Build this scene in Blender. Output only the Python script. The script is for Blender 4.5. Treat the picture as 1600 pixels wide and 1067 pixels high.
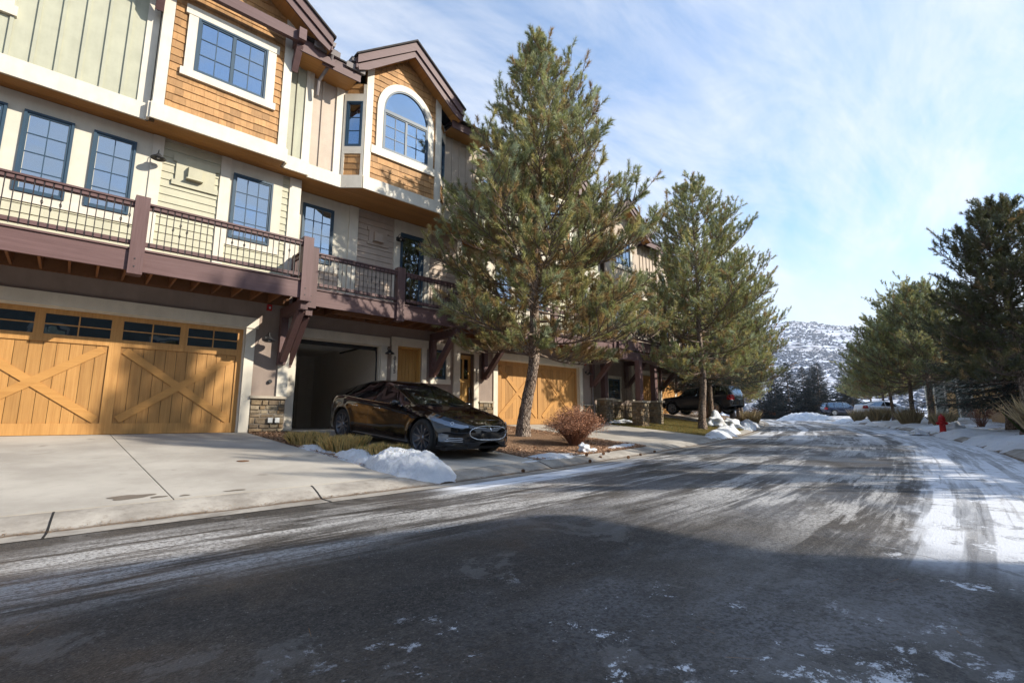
import bpy, bmesh, math, random
import numpy as np
from mathutils import Matrix, Vector
from mathutils.bvhtree import BVHTree

for o in list(bpy.data.objects):
    bpy.data.objects.remove(o)
SC = bpy.context.scene
COL = SC.collection
R = math.radians

# ------------------------------------------------------------------ camera
TH = math.atan(121.5/760.0)
AZ0 = math.radians(47.84)
cam_d = bpy.data.cameras.new('camera'); cam = bpy.data.objects.new('camera', cam_d); COL.objects.link(cam)
cam_d.sensor_width = 36; cam_d.lens = 36*760/1600.0
cam_d.clip_start = .05; cam_d.clip_end = 8000
cam.location = (0, 0, 1.0)
fw = Vector((math.cos(AZ0)*math.cos(TH), math.sin(AZ0)*math.cos(TH), math.sin(TH)))
cam.rotation_euler = fw.to_track_quat('-Z', 'Y').to_euler()
SC.camera = cam

# ------------------------------------------------------------------ light
SUN_AZ = math.radians(-90+36)      # direction towards the sun in the xy plane
SUN_EL = math.radians(30.5)
sdir = Vector((math.cos(SUN_AZ)*math.cos(SUN_EL), math.sin(SUN_AZ)*math.cos(SUN_EL), math.sin(SUN_EL)))
sd = bpy.data.lights.new('sun', 'SUN'); sun = bpy.data.objects.new('sun', sd); COL.objects.link(sun)
sd.energy = 4.8; sd.angle = R(.55); sd.color = (1.0, .925, .80)
sun.rotation_euler = sdir.to_track_quat('Z', 'Y').to_euler(); sun.location = (10, -20, 30)

W = bpy.data.worlds.new('World'); SC.world = W; W.use_nodes = True
nt = W.node_tree; nt.nodes.clear()
def N(t, kind, **kw):
    n = t.nodes.new(kind)
    for k, v in kw.items():
        if hasattr(n, k) and k not in ('inputs',): setattr(n, k, v)
    return n
def link(t, a, b): t.links.new(a, b)
out = N(nt, 'ShaderNodeOutputWorld'); bg = N(nt, 'ShaderNodeBackground')
sky = N(nt, 'ShaderNodeTexSky'); sky.sky_type = 'NISHITA'; sky.sun_disc = False
sky.sun_elevation = SUN_EL; sky.sun_rotation = math.atan2(sdir.x, sdir.y)
sky.altitude = 2000; sky.air_density = 1.0; sky.dust_density = .6; sky.ozone_density = 1.0
tc = N(nt, 'ShaderNodeTexCoord'); sep = N(nt, 'ShaderNodeSeparateXYZ'); link(nt, tc.outputs['Generated'], sep.inputs[0])
def wm(op, a, b=None, clamp=False):
    n = N(nt, 'ShaderNodeMath', operation=op); n.use_clamp = clamp
    for i, v in enumerate((a, b)):
        if v is None: continue
        if isinstance(v, (int, float)): n.inputs[i].default_value = v
        else: link(nt, v, n.inputs[i])
    return n.outputs[0]
zz = wm('ADD', wm('MAXIMUM', sep.outputs[2], 0.0), .12)
cx = wm('DIVIDE', sep.outputs[0], zz); cy = wm('DIVIDE', sep.outputs[1], zz)
comb = N(nt, 'ShaderNodeCombineXYZ'); link(nt, cx, comb.inputs[0]); link(nt, cy, comb.inputs[1])
mp = N(nt, 'ShaderNodeMapping'); mp.inputs['Rotation'].default_value = (0, 0, R(-12)); mp.inputs['Scale'].default_value = (.36, 1.0, 1)
mp.inputs['Location'].default_value = (3.3, 1.35, 0)
link(nt, comb.outputs[0], mp.inputs[0])
def wnoise(scale, detail, rough, dist):
    n = N(nt, 'ShaderNodeTexNoise'); n.inputs['Scale'].default_value = scale; n.inputs['Detail'].default_value = detail
    n.inputs['Roughness'].default_value = rough; n.inputs['Distortion'].default_value = dist
    link(nt, mp.outputs[0], n.inputs['Vector']); return n.outputs[0]
n1 = wnoise(.9, 7, .62, .5); n2 = wnoise(2.6, 9, .72, 1.2)
cm = wm('ADD', wm('MULTIPLY', n1, .75), wm('MULTIPLY', n2, .25))
mr = N(nt, 'ShaderNodeMapRange'); mr.interpolation_type = 'SMOOTHSTEP'
mr.inputs['From Min'].default_value = .40; mr.inputs['From Max'].default_value = .64
mr.inputs['To Min'].default_value = .10; mr.inputs['To Max'].default_value = .86
link(nt, cm, mr.inputs['Value'])
hz = N(nt, 'ShaderNodeMapRange'); hz.interpolation_type = 'SMOOTHSTEP'
hz.inputs['From Min'].default_value = .36; hz.inputs['From Max'].default_value = .08
hz.inputs['To Min'].default_value = 0; hz.inputs['To Max'].default_value = .92
link(nt, sep.outputs[2], hz.inputs['Value'])
cl = wm('SUBTRACT', 1.0, wm('MULTIPLY', wm('SUBTRACT', 1.0, mr.outputs[0]), wm('SUBTRACT', 1.0, hz.outputs[0])), True)
mx = N(nt, 'ShaderNodeMixRGB'); link(nt, cl, mx.inputs[0])
tint = N(nt, 'ShaderNodeMixRGB', blend_type='MULTIPLY'); tint.inputs[0].default_value = 1.0
tint.inputs[2].default_value = (1.0, 1.36, 1.52, 1)
link(nt, sky.outputs[0], tint.inputs[1])
link(nt, tint.outputs[0], mx.inputs[1])
mx.inputs[2].default_value = (4.5, 4.65, 4.9, 1)
link(nt, mx.outputs[0], bg.inputs[0]); bg.inputs[1].default_value = .15
link(nt, bg.outputs[0], out.inputs[0])
SC.view_settings.view_transform = 'Standard'; SC.view_settings.look = 'None'
SC.view_settings.exposure = 0.64; SC.view_settings.gamma = 1; SC.view_settings.use_curve_mapping = False
SC.cycles.max_bounces = 6; SC.cycles.diffuse_bounces = 4; SC.cycles.glossy_bounces = 4
SC.cycles.transparent_max_bounces = 12; SC.cycles.transmission_bounces = 4
SC.cycles.caustics_reflective = False; SC.cycles.caustics_refractive = False
SC.cycles.sample_clamp_indirect = 6

# ------------------------------------------------------------------ materials
MT = {}
class NT:
    """tiny node helper"""
    def __init__(s, name):
        m = bpy.data.materials.new(name); m.use_nodes = True; s.m = m; s.t = m.node_tree
        s.p = s.t.nodes['Principled BSDF']; s.o = s.t.nodes['Material Output']
        s.g = s.t.nodes.new('ShaderNodeNewGeometry'); MT[name] = m
        s.pos = s.g.outputs['Position']
    def n(s, kind, **kw):
        n = s.t.nodes.new(kind)
        for k, v in kw.items(): setattr(n, k, v)
        return n
    def l(s, a, b): s.t.links.new(a, b)
    def set(s, sock, v):
        if isinstance(v, (int, float)): sock.default_value = v
        elif isinstance(v, tuple): sock.default_value = v if len(v) == 4 or sock.type == 'VECTOR' else v+(1,)
        else: s.l(v, sock)
    def map(s, vec, scale=(1, 1, 1), rot=(0, 0, 0), loc=(0, 0, 0)):
        n = s.n('ShaderNodeMapping'); s.l(vec, n.inputs[0])
        n.inputs['Scale'].default_value = scale; n.inputs['Rotation'].default_value = rot; n.inputs['Location'].default_value = loc
        return n.outputs[0]
    def noise(s, vec, scale, detail=4, rough=.55, dist=0):
        n = s.n('ShaderNodeTexNoise'); s.l(vec, n.inputs['Vector']); n.inputs['Scale'].default_value = scale
        n.inputs['Detail'].default_value = detail; n.inputs['Roughness'].default_value = rough; n.inputs['Distortion'].default_value = dist
        return n.outputs[0]
    def vor(s, vec, scale, feature='F1', out='Distance', rnd=1.0):
        n = s.n('ShaderNodeTexVoronoi', feature=feature); s.l(vec, n.inputs['Vector']); n.inputs['Scale'].default_value = scale
        n.inputs['Randomness'].default_value = rnd
        return n.outputs[out]
    def rng(s, v, a, b, c=0., d=1., smooth=True):
        n = s.n('ShaderNodeMapRange'); n.interpolation_type = 'SMOOTHSTEP' if smooth else 'LINEAR'
        for k, x in zip(('From Min', 'From Max', 'To Min', 'To Max'), (a, b, c, d)): n.inputs[k].default_value = x
        s.l(v, n.inputs['Value']); return n.outputs[0]
    def m_(s, op, a, b=0., clamp=False):
        n = s.n('ShaderNodeMath', operation=op); n.use_clamp = clamp
        s.set(n.inputs[0], a); s.set(n.inputs[1], b); return n.outputs[0]
    def mix(s, f, a, b, mode='MIX'):
        n = s.n('ShaderNodeMixRGB', blend_type=mode); s.set(n.inputs[0], f); s.set(n.inputs[1], a); s.set(n.inputs[2], b); return n.outputs[0]
    def rand(s):
        n = s.n('ShaderNodeObjectInfo'); return n.outputs['Random']
    def bump(s, h, strength=.3, dist=.01):
        n = s.n('ShaderNodeBump'); s.l(h, n.inputs['Height']); n.inputs['Strength'].default_value = strength
        n.inputs['Distance'].default_value = dist; s.l(n.outputs[0], s.p.inputs['Normal'])
    def fin(s, col=None, rough=.6, spec=.4, metal=0):
        if col is not None: s.set(s.p.inputs['Base Color'], col)
        s.set(s.p.inputs['Roughness'], rough); s.set(s.p.inputs['Specular IOR Level'], spec); s.set(s.p.inputs['Metallic'], metal)
        return s.m

def sc(c, k): return tuple(min(1, x*k) for x in c[:3])
def m_paint(name, c, rough=.6, var=.10, bump=.12, scale=3.0):
    t = NT(name); n = t.noise(t.pos, scale, 6, .65); st = t.noise(t.map(t.pos, (3, 3, .35)), 2.0, 5, .6)
    f = t.m_('ADD', t.m_('MULTIPLY', n, .6), t.m_('MULTIPLY', st, .4))
    col = t.mix(t.rng(f, .3, .7), sc(c, 1-var), sc(c, 1+var*.5))
    fine = t.noise(t.pos, 90, 4, .7); t.bump(t.m_('ADD', fine, t.m_('MULTIPLY', n, .5)), bump, .006)
    return t.fin(col, rough, .35)
def m_wood(name, c1, c2, axis='x', rough=.55, var=.35, rnd=.25):
    """painted / stained timber: grain along the axis, tone differs piece to piece"""
    t = NT(name)
    s = {'x': (.35, 9, 9), 'y': (9, .35, 9), 'z': (9, 9, .35)}[axis]
    v = t.map(t.pos, s); g = t.noise(v, 2.2, 7, .7, .6); g2 = t.noise(v, 9, 5, .7)
    f = t.m_('ADD', t.m_('MULTIPLY', g, .65), t.m_('MULTIPLY', g2, .35))
    col = t.mix(t.rng(f, .5-var, .5+var), c1, c2)
    r = t.rand(); col = t.mix(1.0, col, t.mix(r, (1-rnd,)*3, (1+rnd*.6,)*3), 'MULTIPLY')
    w = t.noise(t.pos, 1.3, 4); col = t.mix(t.rng(w, .4, .75, 0, .25), col, t.mix(1., col, (.72, .70, .70), 'MULTIPLY'))
    t.bump(f, .25, .004)
    return t.fin(col, rough, .35)
m_paint('cream_trim', (.67, .61, .50), .55, .12)
m_paint('cream_panel', (.63, .58, .47), .7, .10)
m_paint('green_panel', (.43, .425, .32), .7, .13)
m_paint('green_siding', (.50, .475, .345), .65, .10)
m_paint('pink_panel', (.52, .425, .335), .7, .12)
m_paint('pink_siding', (.46, .365, .29), .65, .10)
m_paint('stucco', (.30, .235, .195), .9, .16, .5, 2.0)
m_paint('far_siding', (.20, .21, .18), .8, .12)
m_paint('curtain_cloth', (.55, .52, .46), .9, .1)
m_paint('drywall', (.86, .80, .70), .9, .05)
m_wood('cedar', (.31, .15, .05), (.55, .31, .125), 'z', .65, .30, .30)
m_wood('door_wood', (.35, .165, .045), (.56, .305, .10), 'z', .5, .28, .20)
m_wood('door_wood_h', (.40, .19, .05), (.57, .30, .09), 'x', .5, .35, .10)
m_wood('entry_wood', (.42, .22, .05), (.60, .37, .12), 'z', .45, .35, .12)
m_wood('soffit_wood', (.34, .15, .035), (.55, .28, .085), 'x', .5, .35, .15)
m_wood('soffit_wood_y', (.34, .15, .035), (.55, .28, .085), 'y', .5, .35, .2)
m_wood('plum', (.085, .042, .038), (.165, .095, .090), 'x', .55, .35, .12)
m_wood('plum_z', (.085, .042, .038), (.165, .095, .090), 'z', .55, .35, .12)
m_wood('joist_wood', (.16, .065, .022), (.27, .12, .05), 'y', .7, .35, .2)
m_wood('brown_door', (.05, .02, .012), (.09, .035, .02), 'z', .5)
m_paint('frame_blue', (.028, .062, .098), .45, .1, .05)
m_paint('iron', (.028, .022, .022), .45, .1, .05)
m_paint('gutter_metal', (.20, .17, .16), .4, .1, .05)
m_paint('dark_metal', (.03, .03, .032), .45, .1, .05)
m_paint('roof_shingle', (.055, .048, .045), .9, .3, .8, 8)
m_paint('black_plastic', (.015, .015, .016), .55, .1, .05)
m_paint('red_paint', (.42, .012, .012), .4, .15, .1)
m_paint('seat_cloth', (.16, .15, .14), .8, .1, .2)
m_paint('white_plastic', (.65, .65, .62), .5, .05, .05)

def m_stone():
    t = NT('stone'); r = t.rand()
    ramp = t.n('ShaderNodeValToRGB'); t.l(r, ramp.inputs[0]); e = ramp.color_ramp.elements
    e[0].position = 0; e[0].color = (.25, .17, .095, 1); e[1].position = 1; e[1].color = (.16, .135, .11, 1)
    for p, c in ((.25, (.34, .25, .15, 1)), (.5, (.20, .15, .10, 1)), (.75, (.38, .31, .21, 1))):
        x = e.new(p); x.color = c
    n = t.noise(t.pos, 9, 8, .7); col = t.mix(t.rng(n, .35, .7), t.mix(1., ramp.outputs[0], (.6, .58, .55), 'MULTIPLY'), ramp.outputs[0])
    t.bump(t.noise(t.pos, 22, 8, .75), .8, .02); t.fin(col, .85, .3)
m_stone()
m_paint('mortar', (.22, .19, .155), .95, .2, .4, 14)
m_paint('stone_cap', (.42, .36, .28), .8, .15, .4, 9)

def m_glass(name, base, refl, rough=.02):
    t = NT(name); g = t.n('ShaderNodeBsdfGlossy'); g.inputs['Roughness'].default_value = rough
    g.inputs['Color'].default_value = (.70, .84, 1.0, 1)
    tr = t.n('ShaderNodeBsdfTransparent'); tr.inputs[0].default_value = (*base, 1)
    lw = t.n('ShaderNodeFresnel'); lw.inputs[0].default_value = 1.5
    w = t.noise(t.pos, 1.1, 2); b = t.n('ShaderNodeBump'); t.l(w, b.inputs['Height']); b.inputs['Strength'].default_value = .25; b.inputs['Distance'].default_value = .03
    t.l(b.outputs[0], g.inputs['Normal'])
    f = t.m_('ADD', t.m_('MULTIPLY', lw.outputs[0], 1-refl), refl, True)
    mixs = t.n('ShaderNodeMixShader'); t.l(f, mixs.inputs[0]); t.l(tr.outputs[0], mixs.inputs[1]); t.l(g.outputs[0], mixs.inputs[2])
    t.l(mixs.outputs[0], t.o.inputs[0])
m_glass('window_glass', (.34, .40, .42), .40)
m_glass('dark_glass', (.03, .04, .04), .10)
m_glass('car_glass', (.42, .46, .44), .15, .01)
m_glass('lamp_lens', (.75, .8, .85), .12, .02)

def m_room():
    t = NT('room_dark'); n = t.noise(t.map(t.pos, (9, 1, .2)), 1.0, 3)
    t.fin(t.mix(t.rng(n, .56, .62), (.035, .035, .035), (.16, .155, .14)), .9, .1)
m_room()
def m_carpaint(name, c, flake=0.0, coat=1.0):
    t = NT(name); dn = t.noise(t.pos, 2.4, 6, .7); dust = t.rng(dn, .5, .8, 0, .006)
    t.fin(t.mix(dust, c, (.30, .28, .25)), t.rng(dn, .45, .75, .06 if flake == 0 else .2, .14), .5 if flake else .12, flake)
    t.p.inputs['Coat Weight'].default_value = coat; t.set(t.p.inputs['Coat Roughness'], t.rng(dn, .5, .8, .01, .04))
m_carpaint('paint_black', (.0035, .0035, .004))
m_carpaint('paint_white', (.66, .67, .69))
m_carpaint('paint_navy', (.012, .02, .045))
m_carpaint('paint_grey', (.05, .053, .06), .3)
t = NT('gloss_black'); t.fin((.004, .004, .005), .06, .5)
t = NT('chrome'); t.fin((.75, .76, .78), .07, .5, 1.0)
t = NT('rim_grey'); t.fin((.17, .18, .20), .32, .5, .7)
t = NT('lamp_reflector'); t.fin((.20, .23, .27), .14, .5, .7)
t = NT('rim_silver'); t.fin((.50, .50, .51), .35, .5, .3)
t = NT('tyre'); t.bump(t.noise(t.pos, 60, 3), .3, .004); t.fin((.018, .018, .018), .8, .3)
t = NT('red_lens'); t.fin((.30, .008, .006), .15, .5)

def m_concrete():
    t = NT('concrete'); n = t.noise(t.pos, .8, 8, .62); n2 = t.noise(t.pos, 6, 8, .7); br = t.noise(t.map(t.pos, (.4, 30, 4)), 4, 3)
    col = t.mix(t.rng(n, .3, .7), (.33, .30, .26), (.46, .425, .37))
    col = t.mix(t.rng(n2, .55, .75, 0, .35), col, (.25, .225, .19))
    stn = t.noise(t.pos, 1.7, 3, .5, .3); col = t.mix(t.rng(stn, .69, .73, 0, .35), col, (.12, .10, .075))
    sp = t.vor(t.pos, 55); col = t.mix(t.rng(sp, .16, .05, 0, .4), col, (.13, .11, .09))
    t.bump(t.m_('ADD', t.m_('MULTIPLY', n2, .5), t.m_('ADD', t.m_('MULTIPLY', br, .3), t.noise(t.pos, 160, 3, .7))), .35, .004)
    t.fin(col, .9, .15)
m_concrete()
def m_gutterpan():
    t = NT('curb_concrete'); n = t.noise(t.pos, 2.2, 8, .65); n2 = t.noise(t.pos, 14, 8, .7)
    col = t.mix(t.rng(n, .3, .7), (.24, .215, .185), (.42, .385, .335)); col = t.mix(t.rng(n2, .5, .75, 0, .5), col, (.16, .13, .10))
    uv = t.n('ShaderNodeUVMap'); sp = t.n('ShaderNodeSeparateXYZ'); t.l(uv.outputs[0], sp.inputs[0])
    wob = t.m_('ADD', sp.outputs[1], t.m_('MULTIPLY', t.m_('SUBTRACT', t.noise(t.pos, 1.6, 5), .5), .16))
    d = t.m_('ABSOLUTE', t.m_('SUBTRACT', wob, 0.01))
    col = t.mix(t.rng(d, .055, .0, 0, .85), col, t.mix(n2, (.07, .045, .025), (.17, .10, .05)))
    t.bump(t.m_('ADD', n2, t.noise(t.pos, 120, 4, .8)), .5, .006); t.fin(col, .85, .3)
m_gutterpan()

def m_asphalt():
    t = NT('asphalt'); uv = t.n('ShaderNodeUVMap').outputs[0]
    sp = t.n('ShaderNodeSeparateXYZ'); t.l(uv, sp.inputs[0]); S, T = sp.outputs[0], sp.outputs[1]
    big = t.noise(uv, .45, 5, .55, .4); fine = t.m_('ADD', t.m_('MULTIPLY', t.noise(t.pos, 75, 5, .85), .6), t.m_('MULTIPLY', t.noise(t.pos, 22, 5, .8), .4)); agg = t.vor(t.pos, 70); sgrit0 = t.noise(t.pos, 48, 4, .8)
    col = t.mix(t.rng(fine, .36, .66), (.008, .0072, .0066), (.070, .061, .053))
    cells = t.n('ShaderNodeSeparateColor'); t.l(t.vor(t.pos, 95, 'F1', 'Color'), cells.inputs[0])
    col = t.mix(1., col, t.mix(cells.outputs[1], (.45, .44, .43), (1.75, 1.7, 1.62)), 'MULTIPLY')
    patchy = t.noise(uv, 1.1, 7, .7, .5)
    col = t.mix(t.m_('MULTIPLY', t.rng(big, .46, .64, 0, .8), t.rng(sgrit0, .40, .62)), col, (.115, .098, .082))
    col = t.mix(t.rng(patchy, .575, .60, 0, .7), col, t.mix(sgrit0, (.06, .055, .05), (.17, .155, .14)))
    spk = t.vor(t.pos, 46, 'F1', 'Color'); sc3 = t.n('ShaderNodeSeparateColor'); t.l(spk, sc3.inputs[0])
    col = t.mix(t.m_('MULTIPLY', t.rng(sc3.outputs[0], .90, .93), t.rng(agg, .35, .15), True), col, (.22, .205, .19))
    # salt / snow residue dragged along the driving direction
    st = t.noise(t.map(uv, (.30, 2.6, 1)), 1.0, 7, .62, .5); st2 = t.noise(t.map(uv, (.55, 9, 1)), 1.3, 6, .7, .3)
    pat = t.noise(uv, .28, 3, .5)
    sgrit = t.noise(t.pos, 34, 4, .8)
    f = t.m_('ADD', t.m_('MULTIPLY', st, .55), t.m_('MULTIPLY', st2, .45))
    thr = t.m_('SUBTRACT', f, t.rng(pat, .35, .62, .06, -.035))
    res = t.rng(thr, .465, .56)
    res = t.m_('MULTIPLY', res, t.rng(sgrit, .34, .60, .12, 1.0))
    res = t.m_('MULTIPLY', res, t.m_('MAXIMUM', t.m_('MULTIPLY', t.rng(T, -2.9, -2.1), t.rng(T, -.5, -.9)), t.rng(S, 3.2, 6.5, .03, 1.0)))
    res = t.m_('MULTIPLY', res, t.rng(t.noise(t.map(uv, (.5, 1.6, 1)), 1.1, 6, .7, .5), .38, .56, .25, 1.0))
    # thin film of pale salt over the crown of the road
    film = t.rng(t.noise(t.map(uv, (.5, 1.2, 1)), .8, 6, .66, .6), .42, .66, .0, .60)
    film = t.m_('MULTIPLY', film, t.rng(t.m_('SUBTRACT', S, t.m_('MULTIPLY', T, .45)), 2.6, 5.2, .0, .85))
    film = t.m_('MULTIPLY', film, t.rng(sgrit, .38, .60, .12, 1.25))
    col = t.mix(film, col, (.235, .235, .245))
    col = t.mix(t.m_('MULTIPLY', res, .88), col, (.56, .545, .525))
    # packed snow on the right lane and by the left gutter
    edge = t.m_('ADD', T, t.m_('MULTIPLY', t.m_('SUBTRACT', t.noise(t.map(uv, (.6, 1.5, 1)), 1.1, 6, .65, .5), .5), 1.5))
    sn = t.m_('MULTIPLY', t.rng(edge, -5.15, -5.5), t.rng(t.m_('ADD', S, t.m_('MULTIPLY', t.noise(uv, 1.4, 6, .7), 1.6)), 4.6, 6.0))
    specks = t.noise(uv, 1.8, 9, .74); s2 = t.m_('MULTIPLY', t.rng(specks, .565, .61), t.m_('MAXIMUM', t.rng(edge, -5.0, -5.5), t.m_('MULTIPLY', t.rng(S, 1.5, -.5), t.rng(T, -5.1, -5.5))))
    tr1 = t.noise(t.map(uv, (.25, 7, 1)), 1.0, 5, .6, .35)
    sn = t.m_('MULTIPLY', sn, t.rng(t.m_('ADD', tr1, t.m_('MULTIPLY', sgrit, .25)), .66, .74, 1.0, .45))
    near = t.m_('MULTIPLY', t.rng(S, 3.4, 2.4), t.rng(edge, -3.7, -4.6)); s2 = t.m_('MAXIMUM', s2, t.m_('MULTIPLY', t.rng(t.m_('ADD', t.noise(uv, 4.5, 10, .82, .3), t.m_('MULTIPLY', t.m_('SUBTRACT', patchy, .5), .35)), .595, .62), near))
    tk = t.rng(t.noise(t.map(uv, (.12, 3.2, 1), (0, 0, .06)), 1.0, 4, .6, .2), .50, .56); scuff = t.rng(t.noise(uv, 3.2, 8, .75, .6), .53, .60)
    sn = t.m_('MULTIPLY', sn, t.m_('SUBTRACT', 1.0, t.m_('MULTIPLY', tk, .55))); sn = t.m_('MULTIPLY', sn, t.m_('SUBTRACT', 1.0, t.m_('MULTIPLY', scuff, .6)))
    sn = t.m_('MAXIMUM', sn, s2)
    lm = t.m_('MULTIPLY', t.rng(t.m_('ADD', T, t.m_('MULTIPLY', t.m_('SUBTRACT', st2, .5), .8)), -1.05, -.75), t.rng(T, -.25, -.42))
    lm = t.m_('MULTIPLY', lm, t.m_('MULTIPLY', t.rng(t.m_('ADD', S, t.m_('MULTIPLY', st, 2.)), 4.4, 5.4), t.rng(S, 10.5, 7.0)))
    lm = t.m_('MULTIPLY', lm, t.rng(t.noise(t.map(uv, (.5, 5, 1)), 1.0, 6, .7), .36, .50))
    far = t.m_('MULTIPLY', t.rng(t.noise(t.map(uv, (.06, 1.1, 1)), 1.0, 6, .6), .50, .58), t.rng(S, 14, 26))
    sn = t.m_('MAXIMUM', sn, t.m_('MAXIMUM', lm, t.m_('MULTIPLY', far, .8)))
    col = t.mix(t.m_('MULTIPLY', sn, .93), col, (.74, .76, .80))
    wet = t.noise(uv, .7, 5, .6); rgh = t.rng(wet, .35, .65, .42, .80)
    rgh = t.m_('MAXIMUM', rgh, t.m_('MULTIPLY', t.m_('MAXIMUM', res, sn), .8))
    t.bump(t.m_('ADD', t.m_('MULTIPLY', fine, 1.3), t.m_('MULTIPLY', agg, .5)), .8, .008)
    t.fin(col, rgh, .45)
m_asphalt()
def m_snow(name='snow', dirt=.25):
    t = NT(name); n = t.noise(t.pos, 3.0, 8, .7); g = t.noise(t.pos, 40, 5, .8)
    col = t.mix(t.rng(n, .35, .65), (.74, .77, .81), (.84, .855, .875))
    col = t.mix(t.rng(t.m_('ADD', t.m_('MULTIPLY', n, .5), t.m_('MULTIPLY', g, .5)), .54, .68, 0, dirt), col, (.26, .22, .18))
    t.bump(t.m_('ADD', t.m_('MULTIPLY', g, 1.3), t.m_('MULTIPLY', t.noise(t.pos, 11, 8, .8), 1.8)), 1.0, .03)
    t.p.inputs['Subsurface Weight'].default_value = .25; t.p.inputs['Subsurface Radius'].default_value = (.03, .035, .05)
    t.fin(col, .65, .3)
m_snow('snow', .5); m_snow('dirty_snow', .85)
def m_mulch():
    t = NT('mulch_ground'); n = t.noise(t.pos, 30, 8, .8); b = t.noise(t.pos, 2, 4)
    col = t.mix(t.rng(n, .3, .7), (.10, .055, .03), (.38, .235, .14)); col = t.mix(t.rng(b, .5, .7, 0, .5), col, (.12, .07, .045))
    t.bump(n, 1.0, .03); t.fin(col, .95, .2)
m_mulch()
def m_ground():
    t = NT('winter_ground'); n = t.noise(t.pos, .35, 7, .65, .4); g = t.noise(t.pos, 25, 6, .8); s = t.noise(t.pos, 1.4, 8, .72, .4)
    col = t.mix(t.rng(g, .3, .7), (.06, .045, .025), (.20, .155, .09))
    col = t.mix(t.rng(n, .40, .50), col, t.mix(g, (.08, .05, .03), (.22, .14, .09)))
    sp = t.n('ShaderNodeUVMap'); ss = t.n('ShaderNodeSeparateXYZ'); t.l(sp.outputs[0], ss.inputs[0])
    right = t.rng(ss.outputs[1], -6.0, -7.3)
    sn = t.m_('MULTIPLY', t.rng(s, .40, .47), right)
    left = t.m_('MULTIPLY', t.rng(s, .55, .60), t.rng(ss.outputs[0], 18, 30))
    col = t.mix(t.m_('MAXIMUM', sn, t.m_('MULTIPLY', left, .9)), col, (.74, .76, .80)); t.bump(t.m_('ADD', g, s), .8, .05); t.fin(col, .9, .2)
m_ground()
def m_lawn():
    t = NT('lawn_soil'); g = t.noise(t.pos, 20, 6, .8); n = t.noise(t.pos, .8, 5, .6)
    col = t.mix(t.rng(g, .3, .7), (.07, .065, .02), (.19, .18, .06)); col = t.mix(t.rng(n, .45, .65, 0, .8), col, (.20, .17, .07)); t.bump(g, .8, .03); t.fin(col, .9, .2)
m_lawn()
def m_attr(name, rough=.6, trans=.25, tint=(1, 1, 1)):
    t = NT(name); a = t.n('ShaderNodeAttribute'); a.attribute_name = 'Col'
    col = t.mix(1., a.outputs['Color'], tint, 'MULTIPLY')
    t.fin(col, rough, .3)
    tr = t.n('ShaderNodeBsdfTranslucent'); t.l(col, tr.inputs[0]); ms = t.n('ShaderNodeMixShader'); ms.inputs[0].default_value = trans
    t.l(t.p.outputs[0], ms.inputs[1]); t.l(tr.outputs[0], ms.inputs[2]); t.l(ms.outputs[0], t.o.inputs[0])
m_attr('needles', .5, .28); m_attr('dry_grass', .7, .3); m_attr('chips', .9, 0.0)
def m_bark():
    t = NT('bark'); v = t.map(t.pos, (1, 1, .38)); d = t.vor(v, 17, 'DISTANCE_TO_EDGE'); n = t.noise(t.pos, 14, 8, .75); n2 = t.noise(t.pos, 2.0, 4)
    col = t.mix(t.rng(n, .3, .7), (.15, .10, .07), (.42, .35, .29)); col = t.mix(t.rng(n2, .4, .7, 0, .6), col, (.26, .16, .10))
    col = t.mix(t.rng(d, .09, .0), col, (.035, .022, .016)); t.bump(t.m_('ADD', t.rng(d, 0, .15), t.m_('MULTIPLY', n, .5)), .9, .03); t.fin(col, .9, .2)
m_bark()
m_paint('twig', (.16, .115, .085), .8, .2, .2, 20)
m_paint('red_twig', (.26, .13, .08), .8, .2, .2, 20)
m_paint('cone_brown', (.16, .075, .035), .8, .3, .4, 40)
m_paint('rock', (.22, .20, .18), .9, .25, .6, 8)
def m_hill():
    t = NT('hill_ground'); n = t.noise(t.pos, .012, 9, .72, .3); m = t.noise(t.pos, .05, 8, .75); v = t.vor(t.pos, .09); b = t.noise(t.pos, .004, 3)
    sp = t.n('ShaderNodeSeparateXYZ'); t.l(t.g.outputs['Normal'], sp.inputs[0])
    f = t.m_('ADD', t.m_('MULTIPLY', n, .45), t.m_('MULTIPLY', m, .55))
    col = t.mix(t.rng(f, .46, .56), (.70, .75, .86), (.40, .39, .41))  # pale bluish tones hold some distance haze in the colour
    col = t.mix(t.m_('MULTIPLY', t.rng(v, .55, .35), t.rng(b, .38, .55, .35, 1.)), col, (.085, .10, .13))
    col = t.mix(t.rng(sp.outputs[2], .93, .70, 0, .35), col, (.36, .32, .27))
    t.fin(col, .95, .1)
m_hill()
m_paint('scrub', (.15, .165, .20), .95, .3, .1, .2)  # blue-grey scrub, distance haze mixed into its colour

_h = bpy.data.materials.new('haze_air'); _h.use_nodes = True; MT['haze_air'] = _h
_h.node_tree.nodes.remove(_h.node_tree.nodes['Principled BSDF'])
_v = _h.node_tree.nodes.new('ShaderNodeVolumePrincipled'); _v.inputs['Color'].default_value = (.80, .88, 1.0, 1); _v.inputs['Density'].default_value = .00019; _v.inputs['Anisotropy'].default_value = .2
_h.node_tree.links.new(_v.outputs[0], _h.node_tree.nodes['Material Output'].inputs['Volume'])
SC.cycles.volume_bounces = 0; SC.cycles.volume_max_steps = 16; SC.cycles.volume_step_rate = 10
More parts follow.
